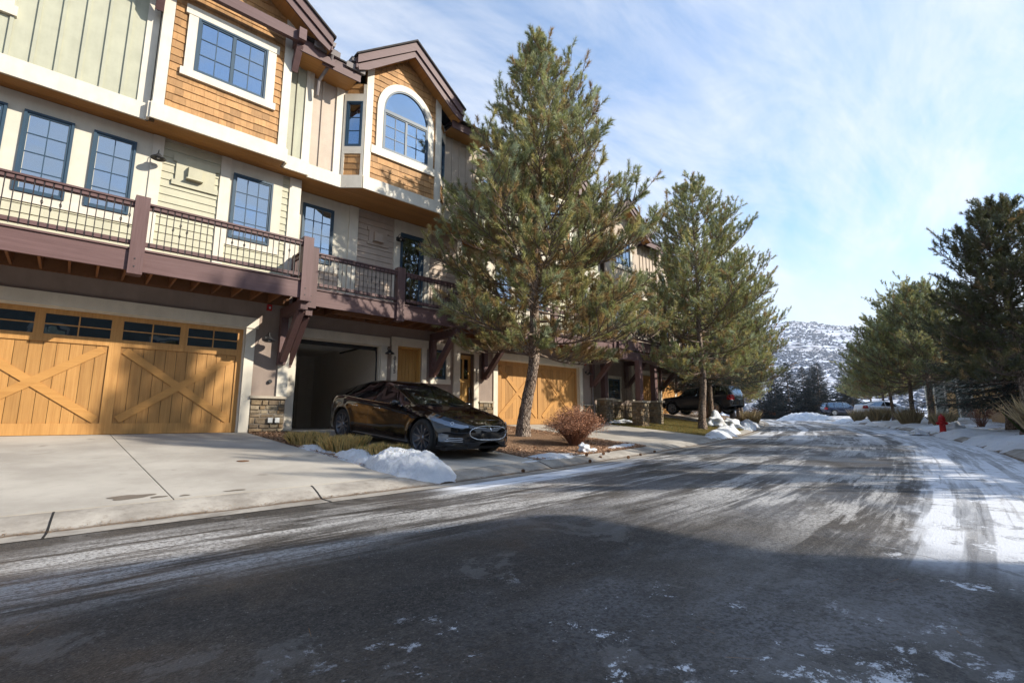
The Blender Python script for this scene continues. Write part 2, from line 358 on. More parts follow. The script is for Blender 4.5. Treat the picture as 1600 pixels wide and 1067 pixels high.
# ------------------------------------------------------------------ helpers
def tag(o, label=None, cat=None, group=None, kind=None):
    if label: o['label'] = label
    if cat: o['category'] = cat
    if group: o['group'] = group
    if kind: o['kind'] = kind
    return o
def empty(name, loc=(0, 0, 0), rz=0, **kw):
    o = bpy.data.objects.new(name, None); COL.objects.link(o); o.location = loc; o.rotation_euler = (0, 0, rz)
    o.empty_display_size = .2
    return tag(o, **kw)
def new_obj(name, me, parent=None, mtx=None):
    o = bpy.data.objects.new(name, me); COL.objects.link(o)
    if parent is not None: o.parent = parent
    if mtx is not None: o.matrix_basis = mtx
    return o
I4 = Matrix.Identity(4)
class MB:
    def __init__(s): s.v = []; s.f = []
    def add(s, vs, fs):
        k = len(s.v); s.v += [tuple(v) for v in vs]; s.f += [tuple(i+k for i in f) for f in fs]; return s
    def box(s, x0, x1, y0, y1, z0, z1, F=None):
        vs = [(x, y, z) for x in (x0, x1) for y in (y0, y1) for z in (z0, z1)]
        if F is not None: vs = [F @ Vector(v) for v in vs]
        return s.add(vs, [(0, 1, 3, 2), (4, 6, 7, 5), (0, 4, 5, 1), (2, 3, 7, 6), (0, 2, 6, 4), (1, 5, 7, 3)])
    def bar(s, p, q, w, h, up=(0, 0, 1)):
        p = Vector(p); q = Vector(q); d = (q-p).normalized(); up = Vector(up)
        r = d.cross(up)
        if r.length < 1e-4: r = d.cross(Vector((1, 0, 0)))
        r.normalize(); u = r.cross(d).normalized()
        vs = [b + r*(a*w/2) + u*(c*h/2) for b in (p, q) for a in (-1, 1) for c in (-1, 1)]
        return s.add(vs, [(0, 1, 3, 2), (4, 6, 7, 5), (0, 4, 5, 1), (2, 3, 7, 6), (0, 2, 6, 4), (1, 5, 7, 3)])
    def prism(s, poly, y0, y1, F=None, axis='y'):
        n = len(poly)
        if axis == 'y': vs = [(x, y0, z) for x, z in poly] + [(x, y1, z) for x, z in poly]
        elif axis == 'x': vs = [(y0, x, z) for x, z in poly] + [(y1, x, z) for x, z in poly]
        else: vs = [(x, z, y0) for x, z in poly] + [(x, z, y1) for x, z in poly]
        if F is not None: vs = [F @ Vector(v) for v in vs]
        return s.add(vs, [tuple(range(n)), tuple(range(2*n-1, n-1, -1))] + [(i, i+n, (i+1) % n+n, (i+1) % n) for i in range(n)])
    def tube(s, pts, rad, n=8, cap=True):
        pts = [Vector(p) for p in pts]
        if isinstance(rad, (int, float)): rad = [rad]*len(pts)
        k = len(s.v); prev = None
        for i, p in enumerate(pts):
            d = (pts[min(i+1, len(pts)-1)]-pts[max(i-1, 0)]).normalized()
            if prev is None:
                a = d.cross(Vector((0, 0, 1)));
                if a.length < .05: a = d.cross(Vector((1, 0, 0)))
                a.normalize()
            else:
                a = (prev - d*prev.dot(d)); a.normalize()
            prev = a; b = d.cross(a)
            for j in range(n):
                t = 2*math.pi*j/n; s.v.append(tuple(p + (a*math.cos(t)+b*math.sin(t))*rad[i]))
        for i in range(len(pts)-1):
            for j in range(n):
                s.f.append((k+i*n+j, k+i*n+(j+1) % n, k+(i+1)*n+(j+1) % n, k+(i+1)*n+j))
        if cap:
            s.f.append(tuple(k+j for j in range(n))[::-1]); s.f.append(tuple(k+(len(pts)-1)*n+j for j in range(n)))
        return s
    def lathe(s, prof, c=(0, 0, 0), axis='z', n=16, cap=True):
        k = len(s.v); c = Vector(c)
        for r, h in prof:
            for j in range(n):
                t = 2*math.pi*j/n; a, b = r*math.cos(t), r*math.sin(t)
                v = {'z': (a, b, h), 'y': (a, h, b), 'x': (h, a, b)}[axis]; s.v.append(tuple(c+Vector(v)))
        m = len(prof)
        for i in range(m-1):
            for j in range(n): s.f.append((k+i*n+j, k+i*n+(j+1) % n, k+(i+1)*n+(j+1) % n, k+(i+1)*n+j))
        if cap: s.f.append(tuple(k+j for j in range(n))[::-1]); s.f.append(tuple(k+(m-1)*n+j for j in range(n)))
        return s
    def mesh(s, mat, smooth=False, fixn=True):
        me = bpy.data.meshes.new('m'); me.from_pydata(s.v, [], s.f); me.materials.append(MT[mat])
        if fixn:
            bm = bmesh.new(); bm.from_mesh(me); bmesh.ops.recalc_face_normals(bm, faces=bm.faces); bm.to_mesh(me); bm.free()
        if smooth: me.shade_smooth()
        return me
    def build(s, name, mat, parent=None, smooth=False, mtx=None):
        return new_obj(name, s.mesh(mat, smooth), parent, mtx)
_cube = {}
def cube(mat, bev=0.0):
    k = mat
    if k not in _cube: _cube[k] = MB().box(-.5, .5, -.5, .5, -.5, .5).mesh(mat)
    return _cube[k]
def smooth_angle(me, ang=35):
    me.shade_smooth()
    bm = bmesh.new(); bm.from_mesh(me)
    for e in bm.edges:
        if len(e.link_faces) == 2 and e.calc_face_angle(0) > R(ang): e.smooth = False
    bm.to_mesh(me); bm.free()

# ------------------------------------------------------------------ terrain shape
LX = [-60, 0, 4.3, 8.4, 12, 16.6, 25, 34.6, 45, 60, 80, 140]
LY = [6.2, 6.2, 6.25, 6.65, 7.2, 8.0, 10.2, 13.2, 17.0, 23, 32, 66]
WX = [-60, 4, 9.5, 17.5, 22, 30, 45, 80, 140]
WY = [12.9, 12.95, 13.6, 14.3, 15.6, 18.5, 24, 40, 74]
def hermite(xs, ys):
    xs = np.array(xs, float); ys = np.array(ys, float); m = np.gradient(ys, xs)
    def f(x):
        x = np.clip(np.asarray(x, float), xs[0], xs[-1]); i = np.clip(np.searchsorted(xs, x)-1, 0, len(xs)-2)
        h = xs[i+1]-xs[i]; t = (x-xs[i])/h
        return (2*t**3-3*t**2+1)*ys[i]+(t**3-2*t**2+t)*h*m[i]+(-2*t**3+3*t**2)*ys[i+1]+(t**3-t**2)*h*m[i+1]
    return f
Lc = hermite(LX, LY)
def Wc(x): return np.interp(x, WX, WY)
def Rc(x): return Lc(x)-7.0-0.3*np.clip((np.asarray(x)-15)/30, 0, 1)
def zr(x): return .013*np.clip(x, 0, 90)
def gz(x, y):
    x = np.asarray(x, float); y = np.asarray(y, float)
    L = Lc(x); Wl = Wc(x); Rr = Rc(x); z0 = zr(x)
    fl = .68+.1*np.clip((x-9)/2, 0, 1)+.22*np.clip((x-17)/2, 0, 1)+.04*np.clip(x-19, 0, 26)
    u = np.clip((y-L-.45)/(Wl-L-.6), 0, 1); zl = z0+.10+(fl-z0-.10)*u
    kk = np.clip((y-L)/.45, 0, 1); zl = np.where(y < L+.45, z0+.10*kk*kk*(3-2*kk), zl)
    d = np.clip((Rr-y-.3), 0, 4); zR = z0+.1*np.clip((Rr-y)/.3, 0, 1)+.08*d
    return np.where(y >= L, zl, np.where(y <= Rr, zR, z0))
def g1(x, y): return float(gz(x, y))

def grid_mesh(X, Y, Z, mat, uv=None, smooth=True):
    n, m = X.shape; co = np.stack([X, Y, Z], -1).reshape(-1, 3)
    idx = np.arange(n*m).reshape(n, m)
    q = np.stack([idx[:-1, :-1], idx[1:, :-1], idx[1:, 1:], idx[:-1, 1:]], -1).reshape(-1, 4)
    me = np_mesh(co, q, mat)
    if uv is not None:
        l = me.uv_layers.new(name='UVMap'); u = np.stack(uv, -1).reshape(-1, 2)[q.reshape(-1)]; l.data.foreach_set('uv', u.astype('f').ravel())
    if smooth: me.shade_smooth()
    else: me.shade_flat()
    return me
def np_mesh(co, faces, mat, cols=None):
    me = bpy.data.meshes.new('m'); k = faces.shape[1]
    me.vertices.add(len(co)); me.vertices.foreach_set('co', np.ascontiguousarray(co, dtype='f').ravel())
    me.loops.add(faces.size); me.loops.foreach_set('vertex_index', faces.astype('i').ravel())
    me.polygons.add(len(faces)); me.polygons.foreach_set('loop_start', (np.arange(len(faces))*k).astype('i'))
    me.polygons.foreach_set('loop_total', np.full(len(faces), k, 'i'))
    me.update(calc_edges=True); me.materials.append(MT[mat])
    if cols is not None:
        a = me.color_attributes.new('Col', 'FLOAT_COLOR', 'POINT'); c = np.ones((len(co), 4), 'f'); c[:, :3] = cols
        a.data.foreach_set('color', c.ravel())
    return me
def patch(name, xa, xb, ylo, yhi, mat, dz=0.0, nx=60, ny=30, xs=None, kind='structure', parent=None, zfn=None):
    x = np.linspace(xa, xb, nx) if xs is None else np.array(xs, float)
    lo = ylo(x) if callable(ylo) else np.full_like(x, ylo); hi = yhi(x) if callable(yhi) else np.full_like(x, yhi)
    v = np.linspace(0, 1, ny); X = np.repeat(x[:, None], ny, 1); Y = lo[:, None]*(1-v)+hi[:, None]*v
    Z = gz(X, Y)+dz
    if zfn is not None: Z = Z+zfn(X, Y)
    o = new_obj(name, grid_mesh(X, Y, Z, mat, (X, Y-Lc(X))), parent)
    if kind: o['kind'] = kind
    return o
# ground sheets
xs = np.concatenate([np.linspace(-50, -8, 15), np.linspace(-7.5, 45, 160), np.linspace(46, 140, 60)])
patch('asphalt_road', 0, 0, lambda x: Rc(x)+.0, lambda x: Lc(x)-.32, 'asphalt', 0, xs=xs, ny=12)
def curb_section(name, side, lab=None):
    v = np.array([-.33, -.30, -.12, -.02, .03, .09, .18, .28, .38, .46]) if side > 0 else np.array([.04, 0, -.06, -.14, -.22, -.30, -.34])
    X = np.repeat(xs[:, None], len(v), 1)
    base = Lc(xs) if side > 0 else Rc(xs)
    Y = base[:, None]+v
    Z = zr(X)+(np.interp(v, [-.33, -.02, .03, .2, .38, .46], [.006, -.004, .0, .055, .098, .108]) if side > 0 else np.interp(-v, [-.04, 0, .1, .24, .34], [.004, .01, .06, .112, .118]))
    o = new_obj(name, grid_mesh(X, Y, Z, 'curb_concrete', (X, np.repeat(v[None], len(xs), 0)))); o['kind'] = 'structure'
curb_section('curb', 1); curb_section('right_curb', -1)
patch('ground', 0, 0, lambda x: Lc(x)+.40, lambda x: Lc(x)+40, 'winter_ground', -.035, xs=xs, ny=60)
patch('right_ground', 0, 0, lambda x: Rc(x)-60, lambda x: Rc(x)-.28, 'winter_ground', -.01, xs=xs, ny=80)
# far valley floor out to the horizon
fg = MB(); fg.add([(-3000, -3000, -1.2), (3000, -3000, -1.2), (3000, 3000, -1.2), (-3000, 3000, -1.2)], [(0, 1, 2, 3)])
fo = fg.build('valley_floor', 'winter_ground'); fo['kind'] = 'structure'

# concrete drives: slabs with open joints
def lerpf(a, b):      # edge x as function of relative depth 0 street .. 1 house
    return lambda v: a+(b-a)*v
def drive(name, eL, eR, ysplit, y1fn, nsl, label=None):
    root = empty(name, (0, 0, 0)); root['kind'] = 'structure'
    vs = ysplit
    for i in range(nsl):
        for j in range(len(vs)-1):
            m = 10; v = np.linspace(vs[j]+.0012, vs[j+1]-.0012, 14); a = eL(v); b = eR(v)
            u = np.linspace(i/nsl, (i+1)/nsl, m); g = .007
            X = (a[:, None]*(1-u)+b[:, None]*u)
            X[:, 0] += g; X[:, -1] -= g
            lo = Lc(X)+.47; hi = y1fn(X); Y = lo+(hi-lo)*v[:, None]; Z = gz(X, Y)+.012
            n0 = X.shape
            # top plus a skirt so that the slab has an edge
            Xs = np.pad(X, 1, mode='edge'); Ys = np.pad(Y, 1, mode='edge'); Zs = np.pad(Z, 1, mode='edge')
            Zs[0, :] -= .06; Zs[-1, :] -= .06; Zs[:, 0] -= .06; Zs[:, -1] -= .06
            new_obj('slab', grid_mesh(Xs, Ys, Zs, 'concrete', smooth=False), root)
    return root

drive('driveway', lambda v: -2.9-.1*v, lambda v: .98-.30*v, [0, .5, 1], lambda X: 0*X+13.05, 1)
for o_ in [drive('driveway', lambda v: .98-.30*v, lambda v: 3.78-.62*v, [0, .5, 1], lambda X: 0*X+13.05, 1)]: pass
drive('driveway', lambda v: 4.75-.40*v, lambda v: 6.95+.55*v, [0, .5, 1], lambda X: 0*X+14.0, 1)
drive('driveway', lambda v: 11.9+.1*v, lambda v: 18.2-.6*v, [0, .33, .66, 1], lambda X: 0*X+14.6, 2)
drive('driveway', lambda v: 27.2-1.0*v, lambda v: 32.8-1.4*v, [0, .5, 1], lambda X: Wc(X)+0*X, 2)
patch('planting_bed', 3.0, 4.95, lambda x: Lc(x)+.46, 12.9, 'mulch_ground', .0, nx=20, ny=60)
patch('planting_bed', 6.6, 12.2, lambda x: Lc(x)+.46, 14.0, 'mulch_ground', .0, nx=40, ny=60, zfn=lambda X, Y: .05*np.sin(np.clip((X-6.9)/5.2, 0, 1)*np.pi)*np.sin(np.clip((Y-Lc(X)-.5)/5, 0, 1)*np.pi))
patch('lawn', 17.3, 26.8, lambda x: Lc(x)+.47, lambda x: Wc(x)-.3, 'lawn_soil', .0, nx=60, ny=50)
# ------------------------------------------------------------------ townhouse kit (local: x along the wall, out = towards the street, z up)
def T3(x, y, z): return Matrix.Translation((x, y, z))
class House:
    def __init__(s, name, loc, rz, label, group=None, cat='townhouse'):
        s.r = empty(name, loc, rz, label=label, cat=cat, group=group); s.F = I4
    def leaf(s, kind, mat, x0, x1, o0, o1, z0, z1, parent=None, label=None):
        m = s.F @ T3((x0+x1)/2, -(o0+o1)/2, (z0+z1)/2) @ Matrix.Diagonal((x1-x0, o1-o0, z1-z0, 1))
        o = new_obj(kind, cube(mat), parent or s.r, m)
        if label: o['label'] = label
        return o
    def multi(s, kind, mat, boxes, parent=None, extra=None):
        b = MB()
        for x0, x1, o0, o1, z0, z1 in boxes: b.box(x0, x1, -o1, -o0, z0, z1, s.F)
        return b.build(kind, mat, parent or s.r)
    def mb(s, kind, mat, b, parent=None, smooth=False):
        if s.F != I4: b.v = [tuple(s.F @ Vector(v)) for v in b.v]
        return b.build(kind, mat, parent or s.r, smooth)
    def window(s, x0, x1, z0, z1, out=.02, cols=2, rows=3, sashes=1, curtain=True):
        fw_ = .045
        w = s.multi('window', 'frame_blue', [(x0, x1, out-.03, out+.055, z1-fw_, z1), (x0, x1, out-.03, out+.055, z0, z0+fw_), (x0, x0+fw_, out-.03, out+.055, z0+fw_, z1-fw_), (x1-fw_, x1, out-.03, out+.055, z0+fw_, z1-fw_)])
        ix0, ix1, iz0, iz1 = x0+fw_, x1-fw_, z0+fw_, z1-fw_; n = sashes; sw = (ix1-ix0)/n
        for k in range(n):
            a = ix0+k*sw; b = a+sw; e = .035
            bx = [(a, b, out, out+.035, iz1-e, iz1), (a, b, out, out+.035, iz0, iz0+e), (a, a+e, out, out+.035, iz0+e, iz1-e), (b-e, b, out, out+.035, iz0+e, iz1-e)]
            pw = (b-a-2*e)/cols; ph = (iz1-iz0-2*e)/rows; mu = .009
            for c in range(1, cols): bx.append((a+e+c*pw-mu, a+e+c*pw+mu, out+.003, out+.026, iz0+e, iz1-e))
            for r_ in range(1, rows): bx.append((a+e, b-e, out+.003, out+.024, iz0+e+r_*ph-mu, iz0+e+r_*ph+mu))
            s.multi('sash', 'frame_blue', bx, w)
            for c in range(cols):
                for r_ in range(rows):
                    s.leaf('pane', 'window_glass', a+e+c*pw+mu, a+e+(c+1)*pw-mu, out+.006, out+.012, iz0+e+r_*ph+mu, iz0+e+(r_+1)*ph-mu, w)
        s.leaf('interior', 'room_dark', x0+.02, x1-.02, out-.028, out-.022, z0+.02, z1-.02, w)
        q = random.Random(int(x0*97+z0*31)); W_ = x1-x0
        if q.random() < .75 and W_ > .6:
            for sg in (0, 1):
                n = q.randint(2, 4); cw = W_*q.uniform(.05, .085)
                b = MB()
                for k in range(n):
                    a = x0+.05+k*cw if sg == 0 else x1-.05-(k+1)*cw
                    b.prism([(a, -out+.004-.0), (a+cw*.5, -out-.004), (a+cw, -out+.004), (a+cw, -out+.012), (a, -out+.012)], z0+.08, z1-.05, axis='z')
                s.mb('curtain', 'curtain_cloth', b, w)
        elif W_ > .5:
            s.leaf('blind', 'curtain_cloth', x0+.05, x1-.05, out-.012, out-.004, z1-(z1-z0)*q.uniform(.15, .4), z1-.05, w)
        return w
    def trim_around(s, x0, x1, z0, z1, w=.2, out=.06, head=.24, sill=.2, ears=.06, mat='cream_trim'):
        s.leaf('trim_board', mat, x0-w-ears, x1+w+ears, 0, out+.012, z1, z1+head)
        s.leaf('trim_board', mat, x0-w, x0, 0, out, z0, z1); s.leaf('trim_board', mat, x1, x1+w, 0, out, z0, z1)
        s.leaf('window_sill', mat, x0-w-ears, x1+w+ears, 0, out+.02, z0-sill, z0)
    def lap(s, x0, x1, z0, z1, mat, out=.0, exp=.18):
        z = z0
        while z < z1-.02:
            h = min(exp, z1-z); b = MB()
            b.add([(x0, -out, z-.0), (x1, -out, z), (x1, -out-.030, z), (x0, -out-.030, z), (x0, -out, z+h), (x1, -out, z+h), (x1, -out-.010, z+h-.002), (x0, -out-.010, z+h-.002)],
                  [(0, 1, 2, 3), (4, 7, 6, 5), (3, 2, 6, 7), (0, 4, 5, 1), (0, 3, 7, 4), (1, 5, 6, 2)])
            s.mb('siding_board', mat, b); z += exp
    def batten_panel(s, x0, x1, z0, z1, mat, out=.0, step=.34, bw=.055):
        s.leaf('siding_panel', mat, x0, x1, out-.05, out, z0, z1)
        x = x0+step
        while x < x1-.08:
            s.leaf('batten', mat, x-bw/2, x+bw/2, out, out+.038, z0, z1); x += step
    def shingles(s, x0, x1, z0, ztop, out, seed, hole=None, row=.185, limit=300):
        """courses of single cedar shingles; ztop(x) gives the gable line; hole(x,z) -> True where a window sits"""
        rs = random.Random(seed); z = z0; cnt = 0; par = 0
        zmax = max(ztop(x0+(x1-x0)*k/10) for k in range(11)); rest = MB()
        while z < zmax:
            x = x0-rs.random()*.1
            while x < x1:
                w = rs.uniform(.15, .30); a, b = max(x, x0), min(x+w, x1); x += w
                if b-a < .03: continue
                c = (a+b)/2
                if hole and hole(c, z+row*.5) and hole(a+.02, z+row*.5) and hole(b-.02, z+row*.5): continue
                if z > min(ztop(a), ztop(b)): continue
                top = min(z+row*1.02, min(ztop(a), ztop(b))+.04)
                zb = z+rs.uniform(-.007, .007); th = rs.uniform(.026, .034)
                vs = [(a+.0015, -out, zb), (b-.0015, -out, zb), (b-.0015, -out-th, zb), (a+.0015, -out-th, zb), (a+.0015, -out, top), (b-.0015, -out, top), (b-.0015, -out-.011, top), (a+.0015, -out-.011, top)]
                m = MB().add(vs, [(0, 1, 2, 3), (4, 7, 6, 5), (3, 2, 6, 7), (0, 4, 5, 1), (0, 3, 7, 4), (1, 5, 6, 2)])
                if cnt < limit: s.mb('shingle', 'cedar', m); cnt += 1
                else: rest.add([s.F @ Vector(v) for v in vs], m.f)
            z += row
        if rest.v:
            o = rest.build('shingle_rows', 'cedar', s.r); o['kind'] = 'stuff'
    def stone(s, x0, x1, z0, z1, out, seed, parent=None, side=None):
        rs = random.Random(seed); z = z0
        s.leaf('mortar_bed', 'mortar', x0, x1, 0, out, z0, z1, parent)
        while z < z1-.03:
            h = min(rs.uniform(.07, .17), z1-z); x = x0
            while x < x1-.02:
                w = min(rs.uniform(.12, .34), x1-x)
                if x1-x-w < .06: w = x1-x
                g = .006; d = out+rs.uniform(.015, .045)
                b = MB(); j = lambda k=.008: rs.uniform(-k, k)
                X0, X1, Z0, Z1 = x+g, x+w-g, z+g, z+h-g; c = .012
                vs = [(X0+j(), -out+.005, Z0+j()), (X1+j(), -out+.005, Z0+j()), (X1+j(), -out+.005, Z1+j()), (X0+j(), -out+.005, Z1+j()),
                      (X0+c+j(), -d, Z0+c+j()), (X1-c+j(), -d+j(), Z0+c+j()), (X1-c+j(), -d+j(), Z1-c+j()), (X0+c+j(), -d+j(), Z1-c+j())]
                b.add(vs, [(3, 2, 1, 0), (4, 5, 6, 7), (0, 1, 5, 4), (1, 2, 6, 5), (2, 3, 7, 6), (3, 0, 4, 7)])
                s.mb('stone', 'stone', b, parent); x += w
            z += h
    def garage_door(s, x0, x1, z1, out=-.14, windows=True):
        xc = (x0+x1)/2; st = .14; top = z1
        fr = [(x0, x1, out, out+.035, 0, .22), (x0, x0+st, out, out+.035, .22, top), (x1-st, x1, out, out+.035, .22, top), (xc-.10, xc+.10, out, out+.035, .22, top)]
        zp = 1.80 if windows else z1-.16
        if windows:
            fr += [(x0+st, xc-.1, out, out+.034, zp, zp+.15), (xc+.1, x1-st, out, out+.034, zp, zp+.15), (x0+st, xc-.1, out, out+.034, top-.10, top), (xc+.1, x1-st, out, out+.034, top-.10, top)]
        else:
            fr += [(x0+st, xc-.1, out, out+.034, zp, top), (xc+.1, x1-st, out, out+.034, zp, top)]
        g = s.multi('garage_door', 'door_wood', fr)
        for a, b in ((x0+st, xc-.10), (xc+.10, x1-st)):
            n = max(6, int(round((b-a)/.20))); w = (b-a)/n
            for k in range(n): s.leaf('plank', 'door_wood', a+k*w+.004, a+(k+1)*w-.004, out-.02, out+.006, .22, zp, g)
            for sg in (1, -1):
                z_a, z_b = .24, zp-.02
                p, q = ((a, z_a), (b, z_b)) if sg > 0 else ((a, z_b), (b, z_a))
                L_ = math.hypot(q[0]-p[0], q[1]-p[1]); nx, nz = -(q[1]-p[1])/L_, (q[0]-p[0])/L_; h = .075
                dx, dz = (q[0]-p[0])/L_, (q[1]-p[1])/L_; e = .09
                pts = [(p[0]+dx*e-nx*h, p[1]+dz*e-nz*h), (q[0]-dx*e-nx*h, q[1]-dz*e-nz*h), (q[0]-dx*e+nx*h, q[1]-dz*e+nz*h), (p[0]+dx*e+nx*h, p[1]+dz*e+nz*h)]
                oo = out+.030+(.003 if sg > 0 else 0)
                s.mb('brace', 'door_wood_h', MB().prism(pts, -oo, -out-.004), g)
            if windows:
                m = .5*(a+b); 
                for wa, wb in ((a, m-.075), (m+.075, b)):
                    s.multi('light_frame', 'door_wood', [((wa+wb)/2-.012, (wa+wb)/2+.012, out, out+.026, zp+.15, top-.10), (wa, (wa+wb)/2-.012, out, out+.024, (zp+top+.05)/2-.012, (zp+top+.05)/2+.012), ((wa+wb)/2+.012, wb, out, out+.024, (zp+top+.05)/2-.012, (zp+top+.05)/2+.012)], g)
                    zc = (zp+top+.05)/2; xm = (wa+wb)/2
                    for pa, pb in ((wa, xm-.012), (xm+.012, wb)):
                        for za, zb in ((zp+.15, zc-.012), (zc+.012, top-.10)):
                            s.leaf('pane', 'dark_glass', pa, pb, out+.004, out+.010, za, zb, g)
                s.multi('light_frame', 'door_wood', [(m-.075, m+.075, out, out+.033, zp+.15, top-.10)], g)
                s.leaf('interior', 'room_dark', a, b, out-.03, out-.02, zp, top, g)
        return g
    def garage_trim(s, x0, x1, z1, w=.21):
        s.leaf('trim_board', 'cream_trim', x0-w, x0, -.02, .045, 0, z1); s.leaf('trim_board', 'cream_trim', x1, x1+w, -.02, .045, 0, z1)
        s.leaf('trim_board', 'cream_trim', x0-w-.05, x1+w+.05, -.02, .07, z1, z1+.26)
        s.leaf('trim_board', 'cream_trim', x0, x0+.03, -.14, -.02, 0, z1-.03); s.leaf('trim_board', 'cream_trim', x1-.03, x1, -.14, -.02, 0, z1-.03)
        s.leaf('trim_board', 'cream_trim', x0, x1, -.14, -.02, z1-.03, z1)
    def bracket(s, x, out, z0=1.64, z1=3.06, w=.17):
        b = MB(); b.box(x-w/2, x+w/2, -.19, -.02, z0, z1); s.mb('bracket_leg', 'plum_z', b)
        b = MB(); b.box(x-w/2+.004, x+w/2-.004, -out, -.19, z1-.24, z1); s.mb('bracket_arm', 'plum_z', b)
        b = MB(); b.bar((x, -.20, z0+.12), (x, -out+.22, z1-.22), w*.85, .19, up=(0, 0, 1)); s.mb('bracket_brace', 'plum_z', b)
    def deck(s, x0, x1, out, posts, zt=3.47, ends=(False, False), seed=1):
        d = s.multi('deck', 'joist_wood', [(x0, x1, .03, out-.06, zt-.05, zt-.012)])
        s.leaf('deck_beam', 'plum', x0, x1, out-.06, out, zt-.40, zt-.0, d); s.leaf('deck_edge', 'plum', x0, x1, out-.10, out+.03, zt+.002, zt+.035, d)
        s.leaf('ledger', 'joist_wood', x0, x1, .005, .06, zt-.32, zt-.055, d)
        x = x0+.2
        while x < x1-.1:
            s.leaf('joist', 'joist_wood', x-.02, x+.02, .062, out-.065, zt-.30, zt-.055, d); x += .41
        s.multi('lower_beam', 'joist_wood', [(x0+.9, x0+2.3, out-.55, out-.42, zt-.42, zt-.31)], d)
        ps = sorted(posts)
        for p in ps:
            b = MB().box(p-.115, p+.115, -(out+.07), -(out-.16), zt-.47, zt+1.07); s.mb('post', 'plum_z', b, d)
            for zz_ in (zt-.33, zt-.18): s.mb('bolt', 'dark_metal', MB().lathe([(.014, -(out+.078)), (.014, -(out+.068))], (p-.02, 0, zz_), 'y', 8), d)
        edges = [x0]+[q for p in ps for q in (p-.115, p+.115)]+[x1]
        spans = [(edges[i], edges[i+1]) for i in range(0, len(edges), 2) if edges[i+1]-edges[i] > .15]
        for a, b in spans: s.rail(d, a, b, out, zt, seed)
        for side, on in zip((x0, x1), ends):
            if on:
                F0 = s.F; s.F = F0 @ T3(side, 0, 0) @ Matrix.Rotation(math.pi/2, 4, 'Z')
                s.rail(d, -(out-.2), -.12, .05, zt, seed)
                s.leaf('post', 'plum_z', -.24, -.10, -.02, .12, zt, zt+1.0, d); s.F = F0
        return d
    def rail(s, d, a, b, out, zt, seed=1):
        s.leaf('handrail', 'plum', a, b, out-.085, out+.045, zt+.93, zt+.965, d)
        s.leaf('top_rail', 'plum', a, b, out-.05, out-.005, zt+.84, zt+.928, d)
        s.leaf('bottom_rail', 'plum', a, b, out-.05, out-.005, zt+.10, zt+.19, d)
        n = max(2, int(round((b-a)/.118))); w = (b-a)/n; rs = random.Random(seed+int(a*10))
        for k in range(n):
            x = a+(k+.5)*w; m = BAL[1 if k % 9 == 4 else (2 if k % 9 == 3 or k % 9 == 5 else 0)]
            new_obj('baluster', m, d, s.F @ T3(x, -(out+.006), zt+.08))
            s.leaf('rail_block', 'plum', x+.012, x+w-.012, out-.006, out+.022, zt+.86, zt+.925, d); s.leaf('rail_block', 'plum', x+.012, x+w-.012, out-.006, out+.022, zt+.11, zt+.185, d)
    def gable(s, xc, half, o0, o1, zpk, sl, wall_o, soffit=True, beam=None, seed=3, eave_l=True, eave_r=True):
        """street-facing gable roof; o1 = outermost plane of the rakes, o0 = how far it runs back"""
        th = .12
        for sg in (-1, 1):
            xe = xc+sg*half; ze = zpk-half*sl
            s.mb('roof_slope', 'roof_shingle', MB().prism([(xc, zpk+.02), (xe+sg*.06, ze-.05+.02), (xe+sg*.06, ze-.05+.07), (xc, zpk+.08)], -o1-.05, -o0))
            s.mb('rake_board', 'plum', MB().prism([(xc, zpk), (xe, ze), (xe, ze-.24), (xc, zpk-.27)], -o1, -o1+.045))
            s.mb('rake_board', 'plum', MB().prism([(xc, zpk-.28), (xe-sg*.02, ze-.25), (xe-sg*.06, ze-.40), (xe-sg*.34, ze-.26), (xc, zpk-.47)], -o1+.05, -o1+.095))
            n = 7; dx = half/n
            for k in range(n):
                a = xc+sg*k*dx; b = a+sg*(dx-.006); za = zpk-abs(a-xc)*sl-.36; zb = zpk-abs(b-xc)*sl-.36
                s.mb('soffit_board', 'soffit_wood_y', MB().prism([(a, za), (b, zb), (b, zb+.025), (a, za+.025)], -o1+.096, -wall_o+.0))
            s.mb('eave_board', 'plum', MB().prism([(xe-.02, ze-.36), (xe+.02, ze-.36), (xe+.02, ze-.04), (xe-.02, ze-.04)], -o1+.05, -o0))
            s.mb('gutter', 'gutter_metal', MB().prism([(xe+sg*.024, ze-.16), (xe+sg*.10, ze-.16), (xe+sg*.13, ze-.04), (xe+sg*.024, ze-.04)], -o1+.12, -o0))
        if beam:
            bx0, bx1, bz, bo = beam
            s.mb('gable_beam', 'plum', MB().box(bx0, bx1, -bo-.06, -bo+.06, bz, bz+.27))
            for x in (bx0+.02, bx1+.02):
                s.mb('outrigger', 'plum', MB().box(x-.09, x+.09, -bo-.20, -wall_o+.0, bz-.02, bz+.29)); s.mb('outrigger_brace', 'plum', MB().bar((x, -wall_o-.02, bz-.62), (x, -bo+.02, bz-.06), .15, .17))
    def lamp(s, x, z, out=.05):
        l = MB().lathe([(.055, -out-.02), (.055, -out)], (x, 0, z+.10), 'y', 12); w = s.mb('wall_lamp', 'dark_metal', l)
        s.mb('gooseneck', 'dark_metal', MB().tube([(x, -out-.01, z+.10), (x, -out-.10, z+.20), (x, -out-.19, z+.19), (x, -out-.21, z+.09)], .009, 6), w)
        s.mb('lamp_shade', 'dark_metal', MB().lathe([(.02, .10), (.035, .09), (.06, .05), (.14, -.01), (.145, -.025), (.135, -.024), (.055, .035), (.02, .06)], (x, -out-.21, z), 'z', 20), w, True)
        s.mb('bulb', 'white_plastic', MB().lathe([(.015, .03), (.03, .0), (.028, -.02), (.008, -.03)], (x, -out-.21, z), 'z', 10), w, True)
